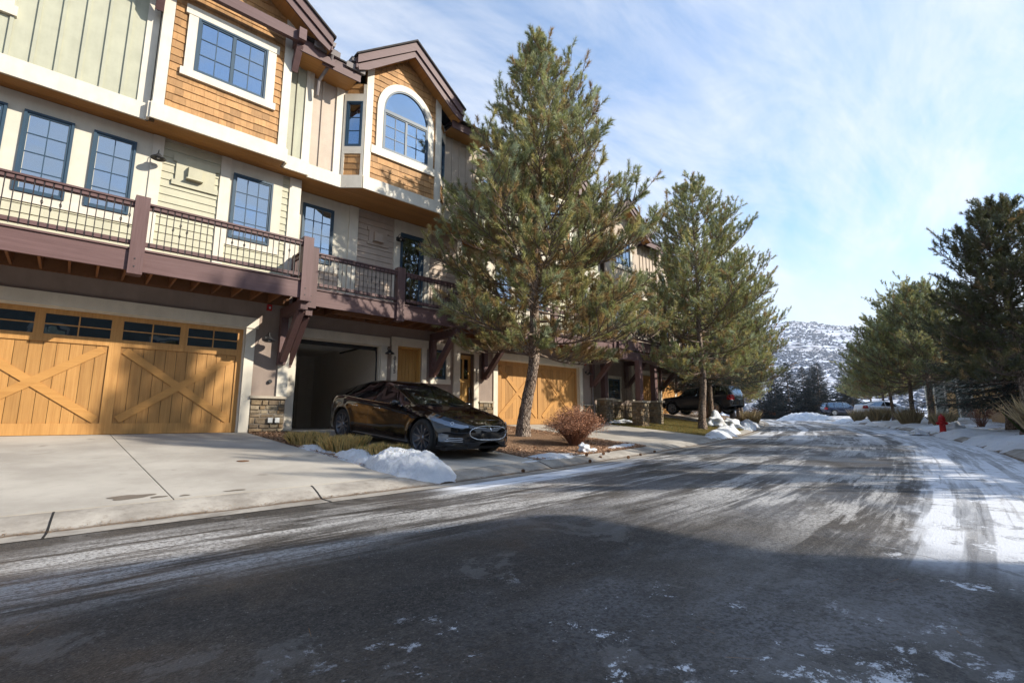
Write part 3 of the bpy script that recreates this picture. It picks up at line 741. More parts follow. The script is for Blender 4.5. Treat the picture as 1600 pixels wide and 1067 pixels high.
    def vent(s, x, z, mat, out=.03, k=1.0):
        s.mb('vent_plate', mat, MB().prism([(x-.42*k, z-.34*k), (x+.50*k, z-.34*k), (x+.50*k, z-.22*k), (x+.42*k, z-.22*k), (x+.42*k, z+.22*k), (x+.5*k, z+.22*k), (x+.5*k, z+.36*k), (x-.42*k, z+.36*k), (x-.42*k, z+.22*k), (x-.36*k, z+.22*k), (x-.36*k, z-.22*k), (x-.42*k, z-.22*k)], -out-.035, -out+.0))
        v = s.mb('dryer_vent', mat, MB().prism([(-out-.035, z-.14), (-out-.13, z-.14), (-out-.15, z+.10), (-out-.08, z+.15), (-out-.035, z+.15)], x-.13, x+.14, axis='x'))
        s.multi('vent_flange', mat, [(x-.16, x+.17, out+.035, out+.16, z-.165, z-.142)], v)
    def numbers(s, txt, x, z, out, mat='dark_metal', size=.15, dz=.135):
        for k, ch in enumerate(txt):
            cu = bpy.data.curves.new('t', 'FONT'); cu.body = ch; cu.size = size*1.12; cu.extrude = .006; cu.align_x = 'CENTER'
            to = bpy.data.objects.new('t', cu); COL.objects.link(to); dg = bpy.context.evaluated_depsgraph_get()
            me = bpy.data.meshes.new_from_object(to.evaluated_get(dg)); bpy.data.objects.remove(to)
            me.materials.clear(); me.materials.append(MT[mat])
            new_obj('house_number', me, s.r, s.F @ T3(x, -out, z-k*dz) @ Matrix.Rotation(math.pi/2, 4, 'X'))
def mk_bal():
    r = []
    for kn in (0, 1, 2):
        b = MB().box(-.0075, .0075, -.0075, .0075, 0, .86)
        for zc in {0: [], 1: [.36, .58], 2: [.47]}[kn]:
            for k in range(4):
                t = k*math.pi/2+.78; b.tube([(0, 0, zc-.055), (.024*math.cos(t), .024*math.sin(t), zc), (0, 0, zc+.055)], .0045, 4, False)
        r.append(b.mesh('iron'))
    return r
BAL = mk_bal()

def siding_base(h, x0, x1, zsill, kind, band=True):
    """wall area under the second storey windows"""
    h.leaf('trim_board', 'cream_trim', x0, x1, 0, .045, zsill-.18, zsill)
    h.lap(x0, x1, 3.50, zsill-.18, kind)

def band_course(h, segs, z0=6.62, z1=6.99, wall=0.0, back=None):
    """wide cream band at the foot of the third storey, pine soffit behind; segs = plan points (x,out)"""
    for k, ((xa, oa), (xb, ob)) in enumerate(zip(segs[:-1], segs[1:])):
        L_ = math.hypot(xb-xa, ob-oa)
        if L_ < .02: continue
        ax, ay = xa, -oa; bx, by = xb, -ob; nx, ny = (by-ay)/L_, -(bx-ax)/L_
        t = .05; ox, oy = nx*t, ny*t
        b = MB(); b.add([(ax, ay, z0), (bx, by, z0), (bx+ox, by+oy, z0), (ax+ox, ay+oy, z0), (ax, ay, z1), (bx, by, z1), (bx+ox, by+oy, z1), (ax+ox, ay+oy, z1)],
                        [(0, 3, 2, 1), (4, 5, 6, 7), (0, 1, 5, 4), (3, 7, 6, 2), (0, 4, 7, 3), (1, 2, 6, 5)])
        h.mb('band_board', 'cream_trim', b)
    x0 = min(p[0] for p in segs); x1 = max(p[0] for p in segs); mo = max(p[1] for p in segs)
    # soffit boards run along the wall
    def omax(x):
        for (xa, oa), (xb, ob) in zip(segs[:-1], segs[1:]):
            if xa <= x <= xb and xb > xa: return oa+(ob-oa)*(x-xa)/(xb-xa)
        return 0
    xsn = [x0+(x1-x0)*k/80 for k in range(81)]
    o = -.02
    while o < mo:
        w = .11; run = None
        for i, x in enumerate(xsn+[None]):
            ok = x is not None and omax(x) >= o+.02
            if ok and run is None: run = x
            if (not ok) and run is not None:
                xe = xsn[i-1]
                mid = omax((run+xe)/2); h.leaf('soffit_board', 'soffit_wood', run, xe, o, min(o+w-.006, max(mid, o+.03)), z0+.02, z0+.04); run = None
        o += w
# ------------------------------------------------------------------ unit A : two-car house at the left
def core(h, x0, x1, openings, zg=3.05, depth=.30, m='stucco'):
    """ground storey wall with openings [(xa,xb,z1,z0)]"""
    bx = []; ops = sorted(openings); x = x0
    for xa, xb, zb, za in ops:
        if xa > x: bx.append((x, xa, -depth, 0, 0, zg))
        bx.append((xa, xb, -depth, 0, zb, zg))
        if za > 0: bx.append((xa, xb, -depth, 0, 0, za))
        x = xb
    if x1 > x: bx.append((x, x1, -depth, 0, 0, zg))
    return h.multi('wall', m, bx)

def unit_two_car(name, loc, rz, label, gx=(-1.8, 3.0), xl=-7.0, xr=4.02, pal=('green_siding', 'green_panel'), door_windows=True, left_deck=-6.2, seed=1, full=True, xw=0.0, shingle_limit=300):
    h = House(name, loc, rz, label, 'row of connected townhouses')
    a, b = gx
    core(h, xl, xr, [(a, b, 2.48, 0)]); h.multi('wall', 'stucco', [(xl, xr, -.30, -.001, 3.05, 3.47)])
    h.garage_trim(a, b, 2.48); h.garage_door(a, b, 2.45, windows=door_windows)
    # stone plinth right of the door
    h.stone(b+.215, xr-.02, 0, .80, .04, seed); h.leaf('stone_sill', 'stone_cap', b+.19, xr+.01, 0, .10, .80, .86)
    h.leaf('corner_board', 'cream_trim', xr-.24, xr-.02, 0, .05, .86, 3.05); h.leaf('corner_return', 'cream_trim', xr-.02, xr+.01, -.30, .05, .86, 3.05)
    h.lamp(b+.47, 2.20)
    for x, z in ((b+.62, 1.22),): h.mb('spigot', 'dark_metal', MB().lathe([(.045, -.06), (.05, -.03), (.03, 0)], (x, 0, z), 'y', 10))
    # second storey
    h.multi('wall', 'cream_panel', [(xl, xr, -.28, -.004, 3.47, 6.66)])
    wx = lambda v: v+xw
    segs = [(xl, .79)]
    h.leaf('wall_panel', 'cream_panel', xl, wx(.79), -.002, .03, 4.62, 6.62)
    siding_base(h, xl, wx(.79), 4.62, pal[0])
    for p, q in ((-5.4, -4.68), (-4.3, -3.58), (-2.28, -1.47), (-1.24, -.5), (-.2, .52)):
        if p+xw > xl+.2: h.window(wx(p), wx(q), 4.62, 6.30, .02, 2, 4)
    h.leaf('trim_board', 'cream_trim', wx(.79), wx(1.0), 0, .06, 3.5, 6.62)
    h.lap(wx(1.0), wx(2.14), 3.5, 6.62, pal[0], .0)
    h.leaf('trim_board', 'cream_trim', wx(2.14), wx(2.35), 0, .06, 3.5, 6.62)
    h.leaf('wall_panel', 'cream_panel', wx(2.35), wx(3.56), -.002, .03, 4.62, 6.62)
    siding_base(h, wx(2.35), wx(3.56), 4.62, pal[0]); h.window(wx(2.42), wx(3.33), 4.62, 6.28, .02, 3, 4)
    h.lap(wx(3.56), wx(3.73), 3.5, 6.62, pal[0]); h.leaf('trim_board', 'cream_trim', wx(3.73), xr, 0, .06, 3.5, 6.62)
    h.vent(wx(1.62), 5.92, pal[0]); h.lamp(wx(.9), 6.0, .06)
    # third storey : projecting panel part, shingled bay with gable, recessed part
    A, B, C = .54, .74, .42
    band_course(h, [(xl, A), (wx(.63), A), (wx(.631), B), (wx(3.37), B), (wx(3.371), C), (xr+.02, C)])
    h.batten_panel(xl, wx(.40), 6.99, 10.1, pal[1], A-.05); h.leaf('corner_board', 'cream_trim', wx(.40), wx(.62), A-.08, A-.015, 6.99, 10.3)
    h.multi('side_wall', 'cream_panel', [(wx(.64), wx(.66), A-.1, B-.07, 6.99, 10.4)])
    h.window(wx(-2.65), wx(-1.75), 8.04, 9.5, A-.03, 3, 3); h.F = T3(0, -(A-.05), 0); h.trim_around(wx(-2.65), wx(-1.75), 8.04, 9.5, .19, .06); h.F = I4
    pk, sl, xc = 11.73, .72, wx(2.03)
    zt = lambda x: pk-abs(x-xc)*sl-.36
    o = B-.06
    h.mb('wall', 'cedar', MB().prism([(wx(.66), 6.99), (wx(3.37), 6.99), (wx(3.37), zt(wx(3.37))), (xc, zt(xc)), (wx(.66), zt(wx(.66)))], -o+.004, -o+.10))
    hole = lambda x, z: wx(1.08) < x < wx(3.0) and 7.90 < z < 9.62
    h.shingles(wx(.86), wx(3.17), 7.0, zt, o, seed, hole, limit=shingle_limit)
    for x0_ in (.65, 3.17): h.mb('corner_board', 'cream_trim', MB().prism([(wx(x0_), 6.99), (wx(x0_+.20), 6.99), (wx(x0_+.20), zt(wx(x0_+.2))), (wx(x0_), zt(wx(x0_)))], -o-.055, -o))
    h.F = T3(0, -o, 0); h.window(wx(1.30), wx(2.79), 8.06, 9.42, .02, 2, 3, 2); h.trim_around(wx(1.30), wx(2.79), 8.06, 9.42, .19, .065, .22, .18); h.F = I4
    h.gable(xc, 2.12, -5.5, 1.34, pk, sl, o, beam=(wx(.55), wx(3.40), 9.80, 1.05))
    # recess
    h.batten_panel(wx(3.37), xr-.17, 6.99, 9.62, pal[1], C-.06, .28); h.leaf('corner_board', 'cream_trim', xr-.17, xr+.03, C-.08, C-.02, 6.99, 9.62)
    h.multi('side_wall', 'cedar', [(wx(3.35), wx(3.37), C-.06, o, 6.99, 9.9)])
    h.multi('back_wall', 'cream_panel', [(xl, xr, -.2, .2, 6.66, 10.2)])
    # right-end eave
    x0e, x1e = wx(3.45), xr+.32
    h.leaf('eave_soffit', 'soffit_wood', x0e, x1e, -.2, 1.02, 9.62, 9.65); h.leaf('fascia', 'plum', x0e, x1e, 1.02, 1.06, 9.60, 9.80)
    h.leaf('fascia', 'plum', x0e, x1e, 1.00, 1.03, 9.80, 9.98); h.mb('gutter', 'gutter_metal', MB().prism([(-1.035, 9.88), (-1.11, 9.88), (-1.14, 10.02), (-1.125, 10.02), (-1.10, 9.90), (-1.035, 9.90)], x0e+.3, x1e+.1, axis='x'))
    h.leaf('roof_edge', 'roof_shingle', x0e, x1e+.05, -.5, 1.08, 10.03, 10.08)
    h.mb('downspout', 'gutter_metal', MB().tube([(x1e-.1, -1.08, 9.88), (x1e-.1, -1.0, 9.7), (x1e-.25, -.62, 9.3), (x1e-.25, -.56, 8.9)], .045, 8))
    # roofs
    h.mb('roof', 'roof_shingle', MB().prism([(-1.05 if 0 else .2, 10.0), (-.3, 10.15), (5.0, 13.2), (9.0, 11.0), (9.0, 10.6)], xl, xr, axis='x'))
    h.multi('body', 'stucco', [(xl, xr, -9, -.31, 0, 10.0)] if not full else [(xl, xr, -9, -.31, 2.9, 10.0), (xl, xl+.2, -9, -.31, 0, 2.9), (xr-.12, xr-.02, -9, -.31, 0, 2.9), (xl, xr, -9, -8.8, 0, 2.9)])
    h.deck(left_deck, xr-.10, 1.53, [wx(.66), xr-.22]+([wx(-3.4)] if xl < -4 else []), ends=(False, True), seed=seed)
    h.bracket(xr-.20, 1.50); 
    if xl < -3: h.bracket(gx[0]-.6, 1.50)
    return h

UA = unit_two_car('townhouse', (0, 12.9, .70), 0, 'green and cream townhouse at the far left with the wide closed garage door')
UA.mb('fire_strobe', 'red_paint', MB().box(3.42, 3.53, -.05, 0, 2.98, 3.13)); UA.leaf('strobe_lens', 'white_plastic', 3.46, 3.50, .05, .056, 3.02, 3.07)
for x in (3.62, 3.78): UA.leaf('outlet_box', 'white_plastic', x, x+.10, .07, .13, .22, .34)

# ------------------------------------------------------------------ unit B : open garage, arched bay
def unit_arch(name, loc, rz, label, open_garage=True, num='0135', seed=5, pal=('pink_siding', 'pink_panel'), limit=300, deckx=(0, 5.05)):
    h = House(name, loc, rz, label, 'row of connected townhouses')
    xr = 5.75; ga, gb = .36, 2.82
    core(h, 0.0, xr, [(ga, gb, 2.50, 0), (3.38, 4.25, 2.56, 0), (4.75, 5.20, 2.58, 1.60)])
    h.multi('wall', 'stucco', [(0, xr, -.30, -.001, 3.05, 3.47)])
    h.garage_trim(ga, gb, 2.50)
    if open_garage:
        G = 6.2
        h.multi('garage_wall', 'drywall', [(ga-.5, ga-.4, -G, -.31, 0, 2.9), (gb+.3, gb+.4, -G, -.31, 0, 2.9), (ga-.5, gb+.4, -G-.1, -G, 0, 2.9)])
        h.multi('garage_ceiling', 'drywall', [(ga-.4, gb+.3, -G, -.31, 2.78, 2.88)]); h.multi('garage_floor', 'concrete', [(ga-.4, gb+.3, -G, -.02, -.04, .004)])
        h.multi('raised_door', 'white_plastic', [(ga+.05, gb-.05, -.35-k*.62-.6, -.35-k*.62, 2.60, 2.645) for k in range(4)])
        h.multi('door_track', 'dark_metal', [(ga+.0, ga+.03, -3, -.31, 2.55, 2.60), (gb-.03, gb, -3, -.31, 2.55, 2.60)])
        h.mb('door_track', 'dark_metal', MB().tube([(gb-.02, .20, .1), (gb-.02, .20, 2.1), (gb-.02, .26, 2.35), (gb-.02, .42, 2.52), (gb-.02, .7, 2.57)], .022, 6))
        h.mb('door_spring', 'dark_metal', MB().tube([(ga+.1, .36, 2.70), (gb-.1, .36, 2.70)], .035, 10))
        h.multi('door_seal', 'black_plastic', [(ga+.03, gb-.03, -.34, -.24, 2.38, 2.52)])
        h.multi('inner_door', 'brown_door', [(1.62, 2.42, -G+.0, -G+.06, 0, 2.15)]); h.multi('inner_door_trim', 'cream_trim', [(1.50, 1.62, -G, -G+.07, 0, 2.25), (2.42, 2.54, -G, -G+.07, 0, 2.25), (1.50, 2.54, -G, -G+.075, 2.15, 2.27)])
        h.multi('wall_shelf', 'dark_metal', [(ga-.38, 1.3, -G, -G+.4, 1.85, 1.9), (ga-.38, ga-.2, -5, -2.0, 1.7, 1.74)])
        h.mb('extinguisher', 'red_paint', MB().lathe([(.03, 0), (.06, .02), (.06, .32), (.03, .38), (.02, .44)], (1.30, G-.1, 1.15), 'z', 12), smooth=True)
        h.multi('storage_bin', 'brown_door', [(ga-.35, ga+.2, -G, -G+.5, 1.9, 2.25), (ga+.3, ga+.8, -G, -G+.5, 1.9, 2.2)])
    else: h.garage_door(ga, gb, 2.46, windows=False)
    h.stone(.04, ga-.22, 0, .80, .03, seed); h.leaf('stone_sill', 'stone_cap', .02, ga-.215, 0, .09, .80, .86)
    h.stone(gb+.22, 3.14, 0, .80, .03, seed+1)
    # entry door
    def entry(x0, x1, z1, glass, rec=.26):
        d = h.multi('entry_door', 'entry_wood', [(x0+.05, x1-.05, -rec-.05, -rec, .02, z1-.05)])
        if glass:
            xm = (x0+x1)/2
            h.multi('door_rail', 'entry_wood', [(x0+.05, x0+.17, -rec, -rec+.03, .02, z1-.05), (x1-.17, x1-.05, -rec, -rec+.03, .02, z1-.05), (xm-.05, xm+.05, -rec, -rec+.03, .25, z1-.2), (x0+.17, x1-.17, -rec, -rec+.031, z1-.2, z1-.05), (x0+.17, x1-.17, -rec, -rec+.031, 1.5, 1.64), (x0+.17, x1-.17, -rec, -rec+.031, .02, .25), (x0+.17, xm-.05, -rec, -rec+.031, .78, .86), (xm+.05, x1-.17, -rec, -rec+.031, .78, .86)], d)
            for a, b in ((x0+.17, xm-.05), (xm+.05, x1-.17)): h.leaf('pane', 'dark_glass', a, b, -rec+.002, -rec+.01, 1.64, z1-.2, d)
            h.mb('door_handle', 'dark_metal', MB().box(x1-.14, x1-.09, rec-.07, rec-.035, .85, 1.35), d)
        else:
            n = 6; w = (x1-x0-.1)/n
            for k in range(n): h.leaf('plank', 'entry_wood', x0+.05+k*w+.003, x0+.05+(k+1)*w-.003, -rec, -rec+.02, .02, z1-.05, d)
        h.multi('door_jamb', 'entry_wood', [(x0, x0+.05, -.29, -.03, 0, z1), (x1-.05, x1, -.29, -.03, 0, z1), (x0+.05, x1-.05, -.29, -.03, z1-.05, z1)])
        h.leaf('trim_board', 'cream_trim', x0-.20, x0, 0, .05, 0, z1); h.leaf('trim_board', 'cream_trim', x1, x1+.18, 0, .05, 0, z1); h.leaf('trim_board', 'cream_trim', x0-.24, x1+.22, 0, .07, z1, z1+.26)
    entry(3.38, 4.25, 2.56, False)
    h.numbers(num, 3.28, 2.10, .056)
    h.lamp(3.02, 2.28, .0)
    h.window(4.75, 5.20, 1.60, 2.58, -.06, 1, 3); h.trim_around(4.75, 5.20, 1.60, 2.58, .15, .05, .22, .16, .02)
    h.leaf('corner_board', 'cream_trim', 5.50, 5.73, 0, .06, 0, 3.05)
    h.leaf('corner_return', 'cream_trim', 5.73, 5.76, -.3, .06, 0, 3.05)
    # second storey
    h.multi('wall', 'cream_panel', [(0, xr, -.28, -.004, 3.47, 6.66)])
    h.leaf('trim_board', 'cream_trim', 0, .16, 0, .05, 3.5, 6.62)
    h.leaf('wall_panel', 'cream_panel', .16, 1.6, -.002, .03, 4.62, 6.62); siding_base(h, .16, 1.35, 4.62, pal[0])
    h.window(.26, 1.14, 4.65, 6.30, .02, 3, 4)
    h.leaf('wall_panel', 'cream_panel', 1.35, 1.6, -.002, .032, 3.5, 4.62); h.leaf('trim_board', 'cream_trim', 1.6, 1.88, 0, .075, 3.5, 6.62)
    h.lap(1.88, 3.10, 3.5, 6.62, pal[0]); h.leaf('trim_board', 'cream_trim', 3.10, 3.32, 0, .06, 3.5, 6.62)
    # glazed deck door
    dd = h.multi('deck_door', 'frame_blue', [(3.32, 3.42, -.02, .05, 3.5, 6.24), (4.06, 4.20, -.02, .05, 3.5, 6.24), (3.42, 4.06, -.02, .05, 6.12, 6.24), (3.42, 4.06, -.02, .05, 3.5, 3.75)])
    h.leaf('pane', 'window_glass', 3.42, 4.06, .0, .008, 3.75, 6.12, dd); h.leaf('interior', 'room_dark', 3.42, 4.06, -.01, -.003, 3.75, 6.12, dd)
    h.leaf('trim_board', 'cream_trim', 4.20, 4.42, 0, .06, 3.5, 6.24); h.leaf('trim_board', 'cream_trim', 3.32, 4.46, 0, .068, 6.24, 6.62)
    h.lap(4.42, xr-.2, 3.5, 6.62, pal[0]); h.leaf('corner_board', 'cream_trim', xr-.2, xr, 0, .06, 3.5, 6.62)
    h.vent(2.52, 5.85, pal[0], .03, .78); h.lamp(3.21, 5.90, .06)
    # third storey
    Cc, Bf = .90, 1.30        # recess plane, bay plane (out)
    x1d, x2d, x3d, x4d = .93, 1.38, 3.92, 4.35
    band_course(h, [(0, Cc+.03), (x1d, Cc+.03), (x2d, Bf+.03), (x3d, Bf+.03), (x4d, Cc+.03), (xr, Cc+.03)])
    h.multi('back_wall', 'cream_panel', [(0, xr, .0, Cc-.14, 6.68, 10.1)])
    h.batten_panel(.03, .70, 6.99, 9.62, pal[1], Cc-.06, .30); h.leaf('corner_board', 'cream_trim', .70, .93, Cc-.08, Cc-.01, 6.99, 9.62)
    h.batten_panel(4.40, xr, 6.99, 9.7, pal[1], Cc-.06, .30)
    pk, sl, xc = 11.62, .78, 2.68
    zt = lambda x: pk-abs(x-xc)*sl-.36
    F0 = h.F
    for sg, (xa, oa), (xb, ob) in ((-1, (x1d, Cc), (x2d, Bf)), (1, (x3d, Bf), (x4d, Cc))):
        ang = math.atan2(-(ob-oa), xb-xa); Ld = math.hypot(xb-xa, ob-oa)
        h.F = F0 @ T3(xa, -oa, 0) @ Matrix.Rotation(ang, 4, 'Z')
        h.leaf('wall', 'cream_panel', 0, Ld, -.09, -.02, 6.99, 9.85)
        h.shingles(.07, Ld-.07, 7.02, lambda x: 7.66, -.02, seed+9, limit=60); h.shingles(.07, Ld-.07, 9.5, lambda x: 9.8, -.02, seed+8, limit=60)
        h.leaf('trim_board', 'cream_trim', 0, .07, -.02, .03, 6.99, 9.5); h.leaf('trim_board', 'cream_trim', Ld-.07, Ld, -.02, .03, 6.99, 9.8)
        h.leaf('trim_board', 'cream_trim', .07, Ld-.07, -.02, .03, 7.66, 7.88); h.leaf('trim_board', 'cream_trim', .07, Ld-.07, -.02, .03, 9.27, 9.5)
        h.window(.07, Ld-.07, 7.88, 9.27, -.02, 1, 3)
    h.F = F0
    o = Bf-.02
    h.mb('wall', 'cedar', MB().prism([(x2d, 6.99), (x3d, 6.99), (x3d, zt(x3d)), (xc, zt(xc)), (x2d, zt(x2d))], -o+.004, -o+.10))
    wx0, wx1, wz0, wzs, ra, rb = 1.92, 3.44, 8.02, 9.28, .76, .86
    def hole(x, z):
        if wx0-.16 < x < wx1+.16 and 7.70 < z < wzs: return True
        return z >= wzs and ((x-(wx0+wx1)/2)/(ra+.17))**2+((z-wzs)/(rb+.17))**2 < 1
    h.shingles(x2d+.2, x3d-.2, 7.0, zt, o, seed, hole, limit=limit)
    for a_ in (x2d, x3d-.2): h.mb('corner_board', 'cream_trim', MB().prism([(a_, 6.99), (a_+.2, 6.99), (a_+.2, zt(a_+.2)), (a_, zt(a_))], -o-.055, -o))
    h.F = F0 @ T3(0, -o, 0); xm = (wx0+wx1)/2
    h.leaf('window_sill', 'cream_trim', x2d+.2, x3d-.2, 0, .075, 7.78, wz0); 
    h.leaf('trim_board', 'cream_trim', wx0-.2, wx0, 0, .065, wz0, wzs); h.leaf('trim_board', 'cream_trim', wx1, wx1+.2, 0, .065, wz0, wzs)
    def arc(ra_, rb_, n=28): return [(xm+ra_*math.cos(math.pi*k/n), wzs+rb_*math.sin(math.pi*k/n)) for k in range(n+1)]
    def ring(o_, i_, d0, d1):
        b = MB(); n = len(o_)
        vs = [(x, -d1, z) for x, z in o_]+[(x, -d1, z) for x, z in i_]+[(x, -d0, z) for x, z in o_]+[(x, -d0, z) for x, z in i_]
        fs = []
        for k in range(n-1): fs += [(k, k+1, n+k+1, n+k), (k, 2*n+k, 2*n+k+1, k+1), (n+k, n+k+1, 3*n+k+1, 3*n+k)]
        return b.add(vs, fs)
    h.mb('arched_trim', 'cream_trim', ring(arc(ra+.2, rb+.2), arc(ra, rb), 0, .065))
    w = h.mb('arched_window', 'frame_blue', ring(arc(ra, rb), arc(ra-.05, rb-.05), 0, .055))
    ai = arc(ra-.05, rb-.05); h.mb('pane', 'window_glass', MB().prism(ai, -.022, -.016), w)
    h.mb('interior', 'room_dark', MB().prism(ai, -.008, -.003), w)
    h.leaf('transom_bar', 'frame_blue', wx0, wx1, 0, .056, wzs-.04, wzs+.03, w)
    h.window(wx0, wx1, wz0, wzs-.04, .02, 2, 3, 2); h.F = F0
    h.gable(xc, 1.80, -5.5, 1.78, pk, sl, o)
    # recess eave
    h.leaf('eave_soffit', 'soffit_wood', .0, 1.0, .0, 1.55, 9.62, 9.65); h.leaf('fascia', 'plum', .0, 1.06, 1.55, 1.59, 9.56, 9.76); h.leaf('fascia', 'plum', .0, 1.10, 1.53, 1.56, 9.76, 9.95)
    h.mb('gutter', 'gutter_metal', MB().prism([(-1.565, 9.82), (-1.64, 9.82), (-1.67, 9.96), (-1.655, 9.96), (-1.63, 9.84), (-1.565, 9.84)], .62, 1.16, axis='x'))
    h.leaf('eave_soffit', 'soffit_wood', 4.3, xr, .0, 1.45, 9.70, 9.73); h.leaf('fascia', 'plum', 4.25, xr, 1.45, 1.49, 9.64, 9.9)
    h.mb('roof', 'roof_shingle', MB().prism([(.2, 10.15), (5.0, 13.2), (9.0, 11.0), (9.0, 10.6), (.2, 9.9)], 0, xr, axis='x'))
    for a_, b_ in ((0, .98), (4.4, xr)): h.mb('roof_edge', 'roof_shingle', MB().prism([(-1.6, 9.97), (.2, 10.16), (.2, 10.10), (-1.6, 9.93)], a_, b_, axis='x'))
    h.multi('body', 'stucco', [(0, xr, -9, -6.4, 0, 10.0), (0, xr, -6.4, -.31, 2.95, 10.0), (3.3, xr, -6.4, -.6, 0, 2.9)] if open_garage else [(0, xr, -9, -.31, 0, 10)])
    h.deck(deckx[0]+.02, deckx[1], 1.50, [.13, 2.58], ends=(False, True), seed=seed)
    h.bracket(.12, 1.48); h.bracket(4.62, 1.48)
    return h, entry
UB, _ = unit_arch('townhouse', (4.03, 13.5, .70), 0, 'pinkish townhouse with the open garage, arched bay window and house number 0135')

# ------------------------------------------------------------------ unit C behind the big pine
def unit_c(loc):
    h = House('townhouse', loc, 0, 'townhouse behind the big pine, with closed double garage and number 0137', 'row of connected townhouses')
    xr = 8.0; ga, gb = 2.22, 7.02
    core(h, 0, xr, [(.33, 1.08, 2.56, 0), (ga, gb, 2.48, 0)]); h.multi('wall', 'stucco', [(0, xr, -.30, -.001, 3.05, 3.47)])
    x0, x1, z1, rec = .33, 1.08, 2.56, .16; xm = .70
    d = h.multi('entry_door', 'entry_wood', [(x0+.04, x1-.04, -rec-.05, -rec, .02, z1-.05)])
    h.multi('door_rail', 'entry_wood', [(x0+.04, x0+.15, -rec, -rec+.03, .02, z1-.05), (x1-.15, x1-.04, -rec, -rec+.03, .02, z1-.05), (xm-.04, xm+.04, -rec, -rec+.03, .25, z1-.2), (x0+.15, x1-.15, -rec, -rec+.031, z1-.2, z1-.05), (x0+.15, x1-.15, -rec, -rec+.031, 1.5, 1.64), (x0+.15, x1-.15, -rec, -rec+.031, .02, .25), (x0+.15, xm-.04, -rec, -rec+.031, .78, .86)], d)
    for a, b in ((x0+.15, xm-.04), (xm+.04, x1-.15)): h.leaf('pane', 'dark_glass', a, b, -rec+.002, -rec+.01, 1.64, z1-.2, d)
    h.mb('door_handle', 'dark_metal', MB().box(x1-.13, x1-.08, rec-.07, rec-.035, .85, 1.35), d)
    h.leaf('trim_board', 'cream_trim', x0-.15, x0, 0, .05, 0, z1); h.leaf('trim_board', 'cream_trim', x1, x1+.22, 0, .05, 0, z1); h.leaf('trim_board', 'cream_trim', x0-.2, x1+.27, 0, .07, z1, z1+.26)
    h.numbers('0137', x1+.11, 1.92, .056, size=.14, dz=.13)
    h.stone(x1+.24, ga-.22, 0, .80, .04, 31); h.leaf('stone_sill', 'stone_cap', x1+.23, ga-.215, 0, .10, .80, .86)
    h.garage_trim(ga, gb, 2.48); h.garage_door(ga, gb, 2.45, windows=False)
    h.stone(gb+.22, xr, 0, .80, .04, 33); h.leaf('stone_sill', 'stone_cap', gb+.215, xr+.02, 0, .10, .80, .86)
    h.lamp(7.45, 2.2); h.leaf('fire_strobe', 'red_paint', 7.40, 7.50, 0, .05, 2.62, 2.75)
    h.mb('downspout', 'gutter_metal', MB().tube([(7.9, -.06, 3.3), (7.9, -.06, .9), (7.9, -.13, .8), (7.9, -.13, .05)], .042, 8))
    h.bracket(1.52, 1.50); h.bracket(7.85, 1.5)
    h.multi('wall', 'cream_panel', [(0, xr, -.28, -.004, 3.47, 6.66)])
    h.lap(.2, 1.6, 3.5, 6.62, 'green_siding'); 
    h.leaf('corner_board', 'cream_trim', 0, .2, 0, .06, 3.5, 6.62); h.leaf('trim_board', 'cream_trim', 1.6, 1.82, 0, .06, 3.5, 6.62)
    h.leaf('wall_panel', 'cream_panel', 1.82, 5.2, -.002, .03, 4.62, 6.62); siding_base(h, 1.82, 5.2, 4.62, 'green_siding')
    for p, q in ((2.1, 2.9), (3.15, 3.95), (4.2, 5.0)): h.window(p, q, 4.62, 6.3, .02, 2, 4)
    h.leaf('trim_board', 'cream_trim', 5.2, 5.42, 0, .06, 3.5, 6.62); h.lap(5.42, 6.5, 3.5, 6.62, 'green_siding'); h.window(6.7, 7.55, 4.62, 6.3, .05, 2, 4)
    h.leaf('trim_board', 'cream_trim', 6.5, 6.7, 0, .06, 3.5, 6.62); h.leaf('corner_board', 'cream_trim', 7.6, 8.0, 0, .06, 3.5, 6.62)
    A, B = .54, .74
    band_course(h, [(0, A), (3.0, A), (3.001, B), (6.0, B), (6.001, A), (xr, A)])
    h.batten_panel(0, 3.0, 6.99, 9.9, 'green_panel', A-.05); h.batten_panel(6.0, xr, 6.99, 9.9, 'green_panel', A-.05)
    pk, sl, xc = 11.9, .72, 4.5; zt = lambda x: pk-abs(x-xc)*sl-.36; o = B-.06
    h.mb('wall', 'cedar', MB().prism([(3.05, 6.99), (5.95, 6.99), (5.95, zt(5.95)), (xc, zt(xc)), (3.05, zt(3.05))], -o+.004, -o+.10))
    h.shingles(3.25, 5.75, 7.0, zt, o, 17, lambda x, z: 3.6 < x < 5.4 and 7.9 < z < 9.6, limit=200)
    for x_ in (3.05, 5.75): h.leaf('corner_board', 'cream_trim', x_, x_+.2, o, o+.055, 6.99, zt(5.95))
    h.F = T3(0, -o, 0); h.window(3.8, 5.2, 8.06, 9.42, .02, 2, 3, 2); h.trim_around(3.8, 5.2, 8.06, 9.42, .19, .065); h.F = I4
    h.window(.9, 1.6, 8.06, 9.3, A-.03, 2, 3)
    h.gable(xc, 2.1, -5.5, 1.34, pk, sl, o, beam=(3.0, 5.9, 9.95, 1.05))
    h.leaf('fascia', 'plum', 0, 2.6, 1.0, 1.05, 9.65, 9.95); h.leaf('eave_soffit', 'soffit_wood', 0, 2.6, 0, 1.0, 9.7, 9.72); h.leaf('fascia', 'plum', 6.4, xr, 1.0, 1.05, 9.65, 9.95); h.leaf('eave_soffit', 'soffit_wood', 6.4, xr, 0, 1.0, 9.7, 9.72)
    h.mb('roof', 'roof_shingle', MB().prism([(.2, 10.15), (5.0, 13.2), (9.0, 11.0), (9.0, 10.6), (.2, 9.9)], 0, xr, axis='x'))
